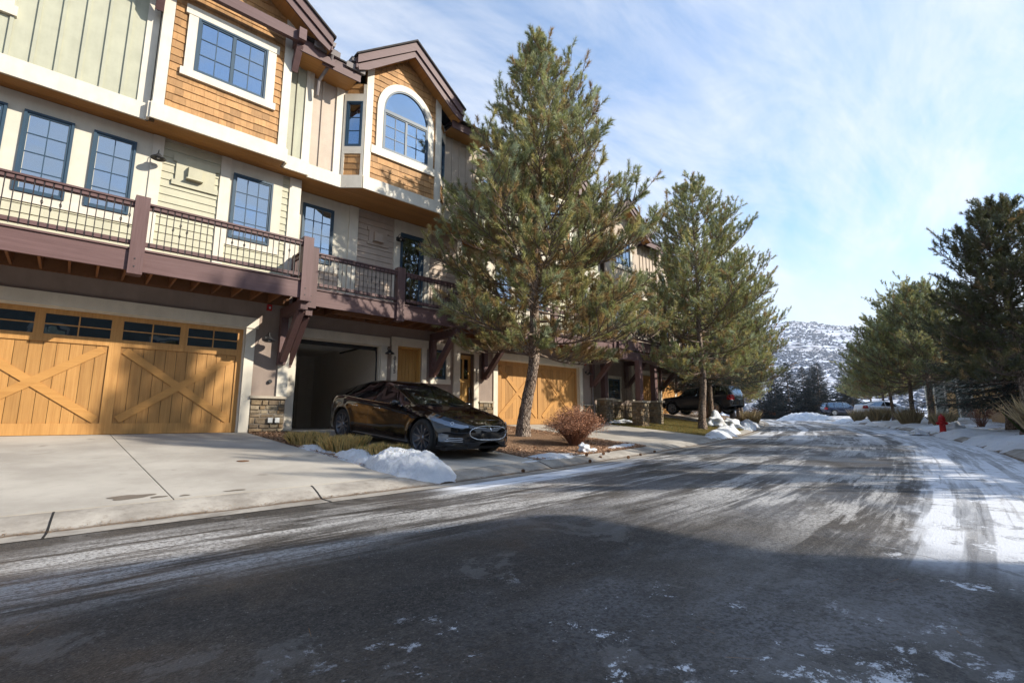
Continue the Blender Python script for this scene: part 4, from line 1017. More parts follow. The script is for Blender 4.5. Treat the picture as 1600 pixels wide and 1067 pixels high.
    for a_, b_ in ((0, 2.6), (6.4, xr)): h.mb('roof_edge', 'roof_shingle', MB().prism([(-1.1, 9.98), (.2, 10.16), (.2, 10.10), (-1.1, 9.93)], a_, b_, axis='x'))
    h.multi('body', 'stucco', [(0, xr, -9, -.31, 0, 10)])
    h.deck(.0, xr-.05, 1.50, [.12, 3.9, xr-.3], ends=(False, True), seed=8)
    return h
UC = unit_c((9.80, 14.12, .80))

# ------------------------------------------------------------------ unit D : porch with stone piers, then more of the row
def porch_unit(loc, rz, label, num, seed, porch=True, detail=True):
    h = House('townhouse', loc, rz, label, 'row of connected townhouses')
    xr = 7.6
    wz = .9
    core(h, 0, xr, [(.7, 1.6, 2.5, 0)] if not porch else [])
    h.multi('wall', 'stucco', [(0, xr, -.30, -.001, 3.05, 3.47)])
    h.multi('wall', 'pink_siding', [(0, xr, -.28, -.004, 3.47, 6.66)])
    if porch:
        h.window(2.5, 3.5, 1.05, 2.08, .0, 2, 4); h.trim_around(2.5, 3.5, 1.05, 2.08, .14, .05, .16, .14, .02)
        h.leaf('corner_board', 'cream_trim', 4.62, 4.82, 0, .06, 0, 3.05)
        h.stone(0, 4.6, 0, .75, .03, seed)
        h.leaf('porch_beam', 'plum', -.4, 3.3, 2.6, 2.86, 2.62, 3.0); h.leaf('porch_beam', 'plum', -.2, .05, .0, 2.6, 2.62, 3.0)
    ga_ = 5.2 if porch else 4.4
    h.garage_trim(ga_, 7.2, 2.45); h.garage_door(ga_, 7.2, 2.42, .02, windows=False)
    h.lamp(ga_-.35, 2.2)
    for p, q in ((.5, 1.4), (2.1, 2.9), (3.2, 4.0), (5.4, 6.4)): h.window(p, q, 4.62, 6.3, .03, 2, 4); h.trim_around(p, q, 4.62, 6.3, .16, .05)
    h.leaf('corner_board', 'cream_trim', 0, .2, 0, .06, 3.5, 6.62); h.leaf('corner_board', 'cream_trim', xr-.2, xr, 0, .06, 3.5, 6.62)
    band_course(h, [(0, .5), (1.6, .5), (1.601, .8), (4.6, .8), (4.601, .5), (xr, .5)])
    h.batten_panel(0, 1.6, 6.99, 9.9, 'pink_panel', .42); h.batten_panel(4.6, xr, 6.99, 9.9, 'pink_panel', .42)
    pk, sl, xc = 11.6, .72, 3.1; zt = lambda x: pk-abs(x-xc)*sl-.36
    h.mb('wall', 'pink_panel', MB().prism([(1.65, 6.99), (4.55, 6.99), (4.55, zt(4.55)), (xc, zt(xc)), (1.65, zt(1.65))], -.74, -.64))
    h.F = T3(0, -.74, 0); h.window(2.4, 3.8, 8.06, 9.42, .02, 2, 3, 2); h.trim_around(2.4, 3.8, 8.06, 9.42, .19, .065); h.F = I4
    h.gable(xc, 2.1, -5.5, 1.34, pk, sl, .74)
    h.leaf('fascia', 'plum', 0, 1.1, .95, 1.0, 9.65, 9.95); h.leaf('fascia', 'plum', 5.1, xr, .95, 1.0, 9.65, 9.95)
    h.mb('roof', 'roof_shingle', MB().prism([(.2, 10.15), (5.0, 13.2), (9.0, 11.0), (9.0, 10.6), (.2, 9.9)], 0, xr, axis='x'))
    for a_, b_ in ((0, 1.1), (5.1, xr)): h.mb('roof_edge', 'roof_shingle', MB().prism([(-1.05, 9.98), (.2, 10.16), (.2, 10.10), (-1.05, 9.93)], a_, b_, axis='x'))
    h.multi('body', 'stucco', [(0, xr, -9, -.31, 0, 10)])
    h.deck(.0 if not porch else -.4, xr-.05, 1.50 if not porch else 2.85, [.3, 3.4, xr-.3], ends=(True, True), seed=seed)
    h.bracket(4.05, 1.48); h.bracket(7.4, 1.48)
    return h
UD = porch_unit((18.0, 15.3, 1.0), 0, 'townhouse with a columned porch on stone piers between two pines', '', 41)
UE = porch_unit((25.7, 17.0, 1.25), R(12), 'townhouse behind the dark suv with wooden garage doors', '', 47, porch=False)
UF = porch_unit((33.2, 19.6, 1.6), R(18), 'townhouse far up the left side, mostly behind pine crowns', '', 53, porch=False)
UG = porch_unit((40.6, 22.9, 1.9), R(22), 'farthest townhouse at the left end of the row', '', 57, porch=False)
def pier(x, y, zt, label, grp='stone porch piers', w=.56):
    z0 = g1(x, y)-.05; h = House('stone_pier', (x, y, z0), 0, label, grp, 'pier'); H_ = 1.05
    for k in range(4):
        h.F = Matrix.Rotation(k*math.pi/2, 4, 'Z') @ T3(0, -w/2+.03, 0)
        h.stone(-w/2+.02, w/2-.02, 0, H_, .0, 70+k+int(x*7))
    h.F = I4
    h.mb('pier_core', 'mortar', MB().box(-w/2+.04, w/2-.04, -w/2+.04, w/2-.04, 0, H_))
    h.mb('pier_cap', 'stone_cap', MB().box(-w/2-.05, w/2+.05, -w/2-.05, w/2+.05, H_, H_+.08))
    h.mb('wooden_post', 'plum_z', MB().box(-.12, .12, -.12, .12, H_+.08, zt-z0))
    return h
pier(18.38, 13.9, 3.62, 'stone pier with plum post beside the downspout, left of the window')
pier(18.80, 12.30, 3.62, 'stone pier with plum post nearest the street, in front of the bare shrub')
pier(20.9, 12.85, 3.62, 'stone pier with plum post just behind and right of the front pier')
# ------------------------------------------------------------------ conifers
def unit(v): return v/np.maximum(np.linalg.norm(v, axis=-1, keepdims=True), 1e-9)
class Twigs:
    """many thin tubes gathered as one mesh"""
    def __init__(s): s.v = []; s.f = []; s.k = 0
    def add(s, pts, rad, n=4):
        pts = np.asarray(pts, float); rad = np.asarray(rad, float); m = len(pts)
        d = np.gradient(pts, axis=0); d = unit(d); ref = np.array([0, 0, 1.]) if abs(d[0][2]) < .9 else np.array([1., 0, 0])
        a = unit(np.cross(d, ref)); b = np.cross(d, a); t = np.arange(n)*2*np.pi/n
        v = pts[:, None]+(a[:, None]*np.cos(t)[None, :, None]+b[:, None]*np.sin(t)[None, :, None])*rad[:, None, None]
        s.v.append(v.reshape(-1, 3)); i = np.arange((m-1)*n).reshape(m-1, n)+s.k; j = np.roll(i, -1, 1)
        s.f.append(np.stack([i, j, j+n, i+n], -1).reshape(-1, 4)); s.k += m*n
    def build(s, name, mat, parent, smooth=True):
        me = np_mesh(np.concatenate(s.v), np.concatenate(s.f), mat)
        if smooth: me.shade_smooth()
        return new_obj(name, me, parent)
def needles(rs, P, D, Ls, K, nl, nw, cols, spread=(.5, 1.0), tipbias=0.0):
    """P shoot bases, D axes, Ls lengths; K needles each"""
    M = len(P); t = rs.rand(M, K)**(1-tipbias); ref = unit(rs.normal(size=(M, 3))); a = unit(np.cross(D, ref)); b = np.cross(D, a)
    ph = rs.rand(M, K)*2*np.pi; rad = a[:, None]*np.cos(ph)[..., None]+b[:, None]*np.sin(ph)[..., None]
    al = rs.uniform(spread[0], spread[1], (M, K))*(1-.45*t); dr = unit(D[:, None]*np.cos(al)[..., None]+rad*np.sin(al)[..., None])
    base = P[:, None]+D[:, None]*(t*Ls[:, None])[..., None]
    ln = nl*rs.uniform(.75, 1.15, (M, K)); side = unit(np.cross(dr, unit(rs.normal(size=(M, K, 3)))))*nw*.5
    tip = base+dr*ln[..., None]; v = np.stack([base-side, base+side, tip], 2).reshape(-1, 3)
    c = np.repeat(cols, K*3, 0)*rs.uniform(.8, 1.2, (M*K, 1)).repeat(3, 0)
    return v, np.arange(M*K*3).reshape(-1, 3), c
PINE_COLS = np.array([(.34, .345, .13), (.37, .39, .19), (.45, .40, .16), (.26, .28, .11), (.37, .41, .25)])
def pine(label, loc, H, prof, seed, nl=80, K=34, trunk_r=.22, lean=(0, 0), nlen=.125, nw=.010, dens=1.0, cols=PINE_COLS, group='pines along the street', kind='pine_tree', up=.5, brown=.12, cbase=.2, asym=0.):
    """prof: list of (height fraction, crown radius)"""
    rs = np.random.RandomState(seed); root = empty(kind, loc, 0, label=label, cat='tree', group=group)
    ph = [p[0] for p in prof]; pr = [p[1] for p in prof]
    def axis(h):
        u = h/H; s = min(u*4, 1.); return np.array([lean[0]*(.62*s*s*(3-2*s)+.38*u), lean[1]*(.62*s*s*(3-2*s)+.38*u), h])
    # trunk
    tb = MB(); hs = np.linspace(0, H*.97, 30)
    tp = [axis(h)+np.array([.03*math.sin(h*1.7+seed), .03*math.cos(h*1.3), 0]) for h in hs]
    n = 20; k0 = 0
    for i, h in enumerate(np.linspace(0, H*.97, 90)):
        c = axis(h)+np.array([.03*math.sin(h*1.7+seed), .03*math.cos(h*1.3), 0]); r = trunk_r*((1-h/H)**.85*.86+.02)+trunk_r*.42*math.exp(-h/.22)
        for j in range(n):
            t = 2*math.pi*j/n; rr = r*(1+.07*math.sin(5*t+h*3)+rs.uniform(-.055, .055)); tb.v.append((c[0]+rr*math.cos(t), c[1]+rr*math.sin(t), c[2]-.12*(i == 0)))
    for i in range(89):
        for j in range(n): tb.f.append((i*n+j, i*n+(j+1) % n, (i+1)*n+(j+1) % n, (i+1)*n+j))
    tb.build('trunk', 'bark', root, True)
    tw = Twigs(); SP = []; SD = []; SL = []; SC_ = []
    h0 = cbase*H; az = rs.rand()*6
    for i in range(nl):
        u = (i+rs.rand()*.8)/nl; h = h0+(H-h0)*(u**.92)*.985; f = h/H
        az += 2.4+rs.uniform(-.5, .5); Rm = np.interp(f, ph, pr)*rs.uniform(.68, 1.12)*(1+asym*math.cos(az+.735))
        rise = (.10+.85*f**1.5)*up*2*rs.uniform(.7, 1.25)-(.22 if f < .3 else 0)
        m = 9; s = np.linspace(0, 1, m); dirh = np.array([math.cos(az), math.sin(az), 0]); sidev = np.array([-math.sin(az), math.cos(az), 0])
        bend = rs.uniform(-.18, .18)
        pts = axis(h)[None]+dirh*(s*Rm)[:, None]+sidev*(bend*Rm*s**2)[:, None]+np.array([0, 0, 1.])*(rise*Rm*(s*.55+.45*s**2.3)-.06*Rm*np.sin(s*3.1))[:, None]
        r0 = (.008+.0105*Rm)*trunk_r/.22; tw.add(pts, r0*(1-s*.86), 5)
        ns = max(4, int((5+5.0*Rm)*dens))
        for q in range(ns):
            sv = .22+.78*(q+rs.rand())/ns if Rm > 1.0 else rs.uniform(.1, 1); ii = sv*(m-1); i0 = min(int(ii), m-2); fr = ii-i0
            p = pts[i0]*(1-fr)+pts[i0+1]*fr; d = unit(pts[i0+1]-pts[i0]); sg = 1 if q % 2 else -1
            bl = Rm*rs.uniform(.20, .38)*(1.15-.55*sv)+.12
            dd = unit(d*rs.uniform(.5, .9)+sidev*sg*rs.uniform(.35, .95)+np.array([0, 0, 1])*rs.uniform(.05, .65))
            pp = np.stack([p, p+dd*bl*.5+np.array([0, 0, .03*bl]), p+dd*bl+np.array([0, 0, .16*bl])]); tw.add(pp, [r0*.42, r0*.3, r0*.18], 3)
            nt_ = max(2, int(bl/.175*dens))
            for w in range(nt_):
                tt = .3+.7*(w+rs.rand())/nt_; b = pp[0]*(1-tt)+pp[2]*tt; sh = unit(dd*.75+unit(rs.normal(size=3))*.62+np.array([0, 0, 1])*(rs.uniform(.15, .75)+.55*max(0, f-.55))); L_ = rs.uniform(.22, .40)*(.8+.25*min(Rm, 2)/2)
                tw.add(np.stack([b, b+sh*L_]), [.008, .005], 3)
                SP.append(b); SD.append(sh); SL.append(L_); inner = 1-sv
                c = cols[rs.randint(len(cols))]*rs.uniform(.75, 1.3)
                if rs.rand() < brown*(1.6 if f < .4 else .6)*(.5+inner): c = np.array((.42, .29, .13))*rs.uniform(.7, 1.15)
                SC_.append(c)
    for w in range(5):
        SP.append(axis(H*.97)+rs.normal(size=3)*.05); SD.append(unit(np.array([rs.normal()*.15, rs.normal()*.15, 1]))); SL.append(.45); SC_.append(cols[0]*1.1)
    tw.build('branch', 'twig', root)
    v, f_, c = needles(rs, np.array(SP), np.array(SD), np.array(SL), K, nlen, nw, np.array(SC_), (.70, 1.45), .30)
    cr = new_obj('crown', np_mesh(v, f_, 'needles', c), root)
    return root
SPR = np.array([(.035, .055, .042), (.045, .065, .05), (.03, .045, .035), (.055, .075, .062)])
def spruce(label, loc, H, Rb, seed, nl=130, K=44, cbase=.08, cols=SPR, group='spruces along the street', droop=.22, trunk_r=.16, nlen=.04, nw=.013):
    rs = np.random.RandomState(seed); root = empty('spruce_tree', loc, 0, label=label, cat='tree', group=group)
    hs = np.linspace(0, H*.98, 24); tb = MB().tube([(0, 0, h-.1*(h == 0)) for h in hs], [trunk_r*(1-h/H)*.9+.015+trunk_r*.3*math.exp(-h/.25) for h in hs], 14); tb.build('trunk', 'bark', root, True)
    tw = Twigs(); SP = []; SD = []; SL = []; SCc = []; h0 = cbase*H; az = 0
    for i in range(nl):
        u = (i+rs.rand())/nl; h = h0+(H-h0)*u; f = (h-h0)/(H-h0); Rm = (Rb*(1-f)**.85+.12)*rs.uniform(.75, 1.1); az += 2.4+rs.uniform(-.4, .4)
        m = 8; s = np.linspace(0, 1, m); dirh = np.array([math.cos(az), math.sin(az), 0]); sv_ = np.array([-math.sin(az), math.cos(az), 0])
        sag = (.25*f*1.6-droop)*(s)+.22*s**3
        pts = np.array([0, 0, h])+dirh*(s*Rm)[:, None]+np.array([0, 0, 1.])*(Rm*sag)[:, None]; tw.add(pts, (.010+.011*Rm)*(1-.85*s), 4)
        ns = int(5+7*Rm)
        for q in range(ns):
            a_ = .12+.88*(q+rs.rand())/ns; ii = a_*(m-1); i0 = min(int(ii), m-2); p = pts[i0]+(pts[i0+1]-pts[i0])*(ii-i0); sg = 1 if q % 2 else -1
            bl = (.15+.42*Rm*(1-a_*.75))*rs.uniform(.6, 1.1); dd = unit(dirh*.75+sv_*sg*rs.uniform(.55, 1.1)+np.array([0, 0, rs.uniform(-.42, .05)]))
            tw.add(np.stack([p, p+dd*bl]), [.007, .003], 3); k = max(1, int(bl/.15))
            for w in range(k):
                b = p+dd*bl*(w+.3)/k; sh = unit(dd+rs.normal(size=3)*.38+np.array([0, 0, -.1])); SP.append(b); SD.append(sh); SL.append(rs.uniform(.16, .30)); SCc.append(cols[rs.randint(len(cols))]*rs.uniform(.7, 1.35))
    for w in range(4): SP.append(np.array([0, 0, H*.96])); SD.append(unit(np.array([rs.normal()*.2, rs.normal()*.2, 1]))); SL.append(.35); SCc.append(cols[0])
    tw.build('branch', 'twig', root)
    v, f_, c = needles(rs, np.array(SP), np.array(SD), np.array(SL), K, nlen, nw, np.array(SCc), (.6, 1.3)); new_obj('crown', np_mesh(v, f_, 'needles', c), root)
    return root
def place(src, loc, rz, s, label, group=None):
    r = src.copy(); COL.objects.link(r); r.location = loc; r.rotation_euler = (0, 0, rz); r.scale = (s, s, s); r['label'] = label
    if group: r['group'] = group
    for ch in list(src.children):
        c = ch.copy(); COL.objects.link(c); c.parent = r
    return r
def gl(x, y, dz=0): return (x, y, g1(x, y)+dz)

P1 = pine('tall pine with a sunlit furrowed trunk in the mulch bed beside the black sedan', gl(9.90, 10.40), 12.75,
          [(0, 1.5), (.16, 2.5), (.24, 3.35), (.33, 3.5), (.45, 3.0), (.6, 2.4), (.72, 1.85), (.82, 1.25), (.9, .75), (.96, .38), (1, .12)], 11, nl=100, K=70, nw=.0160, nlen=.14, trunk_r=.205, lean=(.32, -.32), cbase=.185, dens=1.05, brown=.28, asym=.13)
P2 = pine('second pine from the car, trunk rising from the lawn edge beside the driveway', gl(21.9, 11.0), 11.9,
          [(0, 1.5), (.2, 3.1), (.35, 3.5), (.5, 3.1), (.7, 2.2), (.85, 1.3), (1, .3)], 23, nl=100, K=46, trunk_r=.19, lean=(.1, -.1), cbase=.20, nw=.023, nlen=.14, dens=.95)
PF = pine('pine whose crown stands over the parked dark suv, left side of the street', gl(31.0, 13.6), 12.0,
          [(0, 1.5), (.15, 3.0), (.35, 3.4), (.55, 2.8), (.75, 1.9), (.9, 1.0), (1, .3)], 37, nl=96, K=24, trunk_r=.18, cbase=.20, nw=.036, nlen=.14, dens=.85)
place(PF, gl(37.5, 16.0), 1.9, .86, 'pine beyond the dark suv, fifth from the camera in the left row')
place(PF, gl(43.5, 18.3), 4.0, .78, 'pine over the pale grass clumps far along the left curb')
place(PF, gl(50.5, 21.3), 2.6, .72, 'pine just left of the small orange bush at the bend')
place(PF, gl(58.5, 25.0), 5.1, .75, 'last pine of the left row, at the bend of the street')
# right-hand row
PR = pine('broad pine in the middle of the right-hand row, above the pale grass clumps', gl(35.8, 4.6), 7.7,
          [(0, 1.5), (.18, 3.2), (.35, 3.5), (.55, 2.9), (.75, 1.9), (.9, 1.1), (1, .3)], 51, nl=96, K=26, trunk_r=.17, cbase=.30, nw=.036, nlen=.14, dens=.95)
place(PR, gl(41.5, 6.3), 2.2, .98, 'right-hand pine between the white hatchback and the grass clump', 'pines along the street')
place(PR, gl(48.5, 8.6), 3.9, .85, 'right-hand pine just in front of the white hatchback')
place(PR, gl(58.5, 11.0), 5.0, .80, 'right-hand pine behind the white hatchback roof')
place(PR, gl(68.0, 14.0), 1.0, .80, 'farthest right-hand pine beside the blue spruces')
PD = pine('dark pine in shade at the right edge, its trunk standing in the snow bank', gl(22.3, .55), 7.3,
          [(0, 1.2), (.15, 1.8), (.35, 2.1), (.55, 1.9), (.75, 1.4), (.9, .8), (1, .25)], 63, nl=110, K=56, trunk_r=.19, cbase=.22, nw=.018, cols=PINE_COLS*.36, brown=.05)  # common needle colours scaled down, so its shade sits in the colour
SPb = spruce('dark spruce with drooping layered boughs just behind the shaded right-edge pine', gl(26.8, 1.1), 6.3, 2.9, 71, nl=120, K=52, cbase=.17, trunk_r=.22)
spruce('dark green spruce hidden between the second and third trunks on the lawn', gl(26.4, 12.75), 8.2, 3.0, 83, nl=110, K=36, cbase=.27, nw=.02)
BL = np.array([(.028, .045, .048), (.036, .055, .06), (.024, .038, .04)])
S2 = spruce('blue spruce at the end of the street, left one of the pair', gl(82.0, 27.2), 8.6, 3.4, 91, nl=120, K=30, cbase=.02, nw=.035, nlen=.07, cols=BL)
place(S2, gl(83.5, 23.4), 1.3, .93, 'blue spruce at the end of the street, right one of the pair')
for k, (x, y, s_) in enumerate(((86, 30.5, .8), (90, 26.0, .95), (88, 21.5, .8), (95, 29.0, 1.0), (93, 33.5, .85), (84, 19.5, .62))):
    place(S2, gl(x, y), k*1.3, s_, ['spruce in the dark band at the end of the street, left edge of the band', 'tall spruce behind the pair of blue spruces, seen between them', 'spruce in the end band just right of the blue pair', 'farthest tall spruce in the dark band below the hill', 'spruce at the far left bend behind the orange bush', 'low spruce in the end band behind the dark blue suv'][k])
place(S2, gl(80.0, 30.5), 2.3, .55, 'small dark spruce beyond the pines at the left bend')
# trees across the street out of the frame: their shade falls over the drives
for k, (x, y, s_, rz_) in enumerate(((14.4, -4.8, 1.25, .4), (20.6, -4.6, .80, 1.7), (26.5, -3.4, .80, 3.2))):
    place(P2 if k % 2 == 0 else PF, gl(x, y), rz_, s_, ['tallest pine across the street behind the camera, first of the right-hand row', 'smaller pine across the street, second of the right-hand row', 'pine across the street just outside the right edge'][k], 'pines along the street').scale = (s_*(.5 if k == 0 else 1), s_*(.5 if k == 0 else 1), s_)

# ------------------------------------------------------------------ shrubs and grasses
def shrub(name, label, loc, rx, h, seed, n=420, mat='red_twig', leaf=(.30, .13, .075), nleaf=9000, ls=.022, group=None, cat='shrub', spreadk=1.0):
    rs = np.random.RandomState(seed); root = empty(name, loc, rs.rand()*6, label=label, cat=cat, group=group); tw = Twigs(); P = []
    for i in range(n):
        az = rs.rand()*6.28; sp = rs.rand()**.6; tgt = np.array([math.cos(az)*rx*sp*spreadk, math.sin(az)*rx*sp*spreadk, h*(1-.45*sp**2)*rs.uniform(.72, 1.05)])
        b = np.array([math.cos(az), math.sin(az), 0])*rx*.16*rs.rand(); m = 6; s = np.linspace(0, 1, m)
        pts = b+(tgt-b)*s[:, None]+np.array([0, 0, 1.])*(h*.16*np.sin(s*3.14))[:, None]+rs.normal(size=(m, 3))*.02*s[:, None]
        tw.add(pts, .007*(1-.75*s), 3); P += [pts[k] for k in range(2, m)]
        for q in range(2):
            k = rs.randint(2, m-1); e = pts[k]+unit(rs.normal(size=3)+np.array([0, 0, .6]))*h*.16; tw.add(np.stack([pts[k], e]), [.004, .002], 3); P.append(e)
    tw.build('stem', mat, root)
    P = np.array(P); i = rs.randint(len(P), size=nleaf); c = P[i]+rs.normal(size=(nleaf, 3))*.035; a = unit(rs.normal(size=(nleaf, 3)))*ls; b = unit(rs.normal(size=(nleaf, 3)))*ls*.55
    v = np.stack([c-a, c+b, c+a, c-b], 1).reshape(-1, 3); cc = np.array(leaf)*rs.uniform(.55, 1.5, (nleaf, 1)); v[:, 2] = np.maximum(v[:, 2], .01)
    if nleaf: new_obj('foliage', np_mesh(v, np.arange(nleaf*4).reshape(-1, 4), 'chips', np.repeat(cc, 4, 0)), root)
    return root
shrub('shrub', 'rounded rust-brown dry shrub at the curb end of the mulch bed', gl(9.75, 8.35), .92, 1.0, 5, n=420, nleaf=9000, ls=.018, leaf=(.42, .21, .12))
def grass(name, label, loc, rx, ry, h, seed, n=2600, col=(.36, .27, .10), w=.0075, flat=.78, lean=.32, rz=0, group=None, green=.3):
    rs = np.random.RandomState(seed); root = empty(name, loc, rz, label=label, cat='grass clump', group=group)
    x = rs.uniform(-1, 1, n); y = rs.uniform(-1, 1, n); ok = (abs(x)**3+abs(y)**3) < 1; x = x[ok]*rx; y = y[ok]*ry; n = len(x)
    H_ = h*rs.uniform(flat, 1.0, n)*(1+.16*np.sin(x*9+seed)*np.cos(y*8)); b = np.stack([x*.75, y*.75, np.zeros(n)], 1); d = unit(np.stack([x/rx*lean+rs.normal(size=n)*.12, y/ry*lean+rs.normal(size=n)*.12, np.ones(n)], 1))
    m = b+d*(H_*.55)[:, None]; t = m+unit(d+rs.normal(size=(n, 3))*.22)*(H_*.5)[:, None]; s = unit(np.cross(d, rs.normal(size=(n, 3))))*w
    v = np.stack([b-s*.8, b+s*.8, m+s, t, m-s], 1).reshape(-1, 3); f = np.arange(n*5).reshape(-1, 5)
    g = rs.rand(n, 1) < green; cc = np.where(g, np.array([(.13, .16, .045)]), np.array([col]))*rs.uniform(.6, 1.35, (n, 1)); cr = np.repeat(cc, 5, 0)
    new_obj('blades', np_mesh(v, f, 'dry_grass', cr), root); return root
G = 'clipped grass clumps between the two driveways'
grass('grass_clump', 'clipped golden grass clump nearest the garage pier, beside the sedan rear wheel', gl(3.78, 10.55), .42, .50, .27, 1, 2600, group=G, green=.12, col=(.66, .48, .19))
grass('grass_clump', 'largest clipped golden grass clump, middle one of three beside the sedan', gl(4.05, 9.35), .46, .55, .32, 2, 3000, group=G, green=.15, col=(.66, .48, .19))
grass('grass_clump', 'clipped grass clump half buried by the snow pile, nearest the street', gl(4.32, 8.25), .44, .48, .28, 3, 2600, group=G, green=.2, col=(.66, .48, .19))
grass('grass_clump', 'tiny dry tuft poking out of the snow pile', gl(4.18, 7.35, .12), .12, .12, .24, 4, 260, flat=.5, lean=.8, group=G, green=.05)
grass('grass_clump', 'thin dry tuft just behind the one in the snow pile', gl(4.42, 7.65, .12), .10, .10, .24, 41, 160, flat=.5, lean=.8, group=G, green=.05)
G2 = 'tall feather grasses along the street'
pale = (.42, .33, .19)
for k, (x, y, r, h, lb) in enumerate(((37.6, 5.9, .55, 1.15, 'tall pale feather grass in front of the middle right-hand pine'), (47.5, 9.6, .35, 1.2, 'feather grass just left of the white hatchback bumper'), (49.5, 9.3, .3, 1.2, 'narrow feather grass in front of the white hatchback door'), (51.5, 11.6, .45, 1.1, 'feather grass between the blue suv and the white hatchback'),
                                      (15.9, .02, .28, 1.30, 'tall feather grass cut by the right edge of the photo'), (38.0, 15.5, .8, 1.0, 'pale grass mound beside the dark suv'), (43.0, 17.4, .7, 1.0, 'pale grass mound behind the snow-capped rocks, farther along'), (33.5, 3.9, .5, .8, 'low grass tuft right of the red hydrant'))):
    grass('feather_grass', lb, gl(x, y), r, r, h, 20+k, 900, col=pale, w=.012, flat=.55, lean=.45, group=G2, green=.08)
shrub('shrub', 'small round orange bush at the far left bend', gl(84, 31.5), 1.5, 1.5, 7, n=120, nleaf=5000, ls=.09, leaf=(.42, .13, .03))
shrub('bare_shrub', 'leafless dark multi-stemmed shrub on the snow patch by the porch', gl(20.0, 13.9), .75, 2.5, 8, n=34, nleaf=0, mat='twig', spreadk=.95)
shrub('bare_shrub', 'reddish bare shrub in front of the orange fence, right of the hydrant', gl(30.6, 2.3), .9, 1.25, 9, n=90, nleaf=900, ls=.03, leaf=(.20, .08, .05))
shrub('bare_shrub', 'brown twiggy shrub between the lawn pines in front of the dark suv', gl(27.2, 13.3), .7, 1.3, 10, n=150, nleaf=1800, ls=.03, leaf=(.15, .10, .07))
shrub('bare_shrub', 'grey twiggy shrub beside the far pale grass at the left bend', gl(62, 24.6), 1.1, 1.5, 12, n=110, nleaf=900, ls=.05, leaf=(.13, .10, .08))

# ground litter
def litter(name, n, fx, mat, col, ls, seed, lw=.3, up=0.012, var=.6, tilt=.35):
    rs = np.random.RandomState(seed); x, y = fx(rs, n); n = len(x); z = gz(x, y)+up+rs.rand(n)*.02
    c = np.stack([x, y, z], 1); az = rs.rand(n)*6.28; a = np.stack([np.cos(az), np.sin(az), rs.normal(size=n)*tilt], 1)*(ls*rs.uniform(.5, 1.4, n))[:, None]
    b = np.stack([-np.sin(az), np.cos(az), rs.normal(size=n)*tilt], 1)*(ls*lw*rs.uniform(.5, 1.3, n))[:, None]
    v = np.stack([c-a-b, c+a-b*.6, c+a+b*.6, c-a+b], 1).reshape(-1, 3); v[:, 2] = np.maximum(v[:, 2], (z-.012).repeat(4))
    cc = np.array(col)*rs.uniform(1-var, 1+var, (n, 1)); o = new_obj(name, np_mesh(v, np.arange(n*4).reshape(-1, 4), mat, np.repeat(cc, 4, 0))); o['kind'] = 'stuff'; return o
def fbed(rs, n):
    x = rs.uniform(6.9, 12.0, n); u = rs.rand(n)**1.3; L_ = Lc(x)+.5; y = L_+u*(13.8-L_); xl = 6.95+.55*u; ok = x > xl; return x[ok], y[ok]
litter('wood_mulch', 45000, fbed, 'chips', (.42, .26, .16), .024, 1)
def fbed1(rs, n):
    u = rs.rand(n); a = 3.80-.62*u; b = 4.72-.40*u; x = a+rs.rand(n)*(b-a); L_ = Lc(x)+.5; return x, L_+u*(12.8-L_)
litter('wood_mulch', 12000, fbed1, 'chips', (.36, .22, .13), .022, 2)
def fgut(rs, n):
    x = rs.uniform(-1.5, 30, n); return x, Lc(x)+.01+rs.normal(size=n)*.045
litter('gutter_debris', 7000, fgut, 'chips', (.20, .11, .05), .020, 3, lw=.12, up=.004, tilt=.1)
def froad(rs, n):
    x = rs.uniform(-.5, 14, n); return x, Lc(x)-6.8*rs.rand(n)**1.2-.3
litter('fallen_pine_needles', 170, froad, 'chips', (.30, .15, .05), .055, 4, lw=.022, up=.003, var=.4, tilt=.02)
def flawn(rs, n):
    x = rs.uniform(17.5, 27, n); u = rs.rand(n)
    lo = Lc(x)+.5; y = lo+u*(Wc(x)-.4-lo); ok = (x > 18.4-.7*u); return x[ok], y[ok]
def blades(name, n, fx, col, h, seed):
    rs = np.random.RandomState(seed); x, y = fx(rs, n); n = len(x); b = np.stack([x, y, gz(x, y)], 1); s = unit(rs.normal(size=(n, 3))*np.array([1, 1, .05]))*.009
    t = b+np.stack([rs.normal(size=n)*.02, rs.normal(size=n)*.02, h*rs.uniform(.5, 1.2, n)], 1); v = np.stack([b-s, b+s, t], 1).reshape(-1, 3)
    cc = np.array(col)*rs.uniform(.5, 1.5, (n, 1)); cc[:, 0:1] *= rs.uniform(.8, 1.7, (n, 1)); o = new_obj(name, np_mesh(v, np.arange(n*3).reshape(-1, 3), 'dry_grass', np.repeat(cc, 3, 0))); o['kind'] = 'stuff'
blades('lawn_grass', 60000, flawn, (.19, .19, .06), .055, 6)
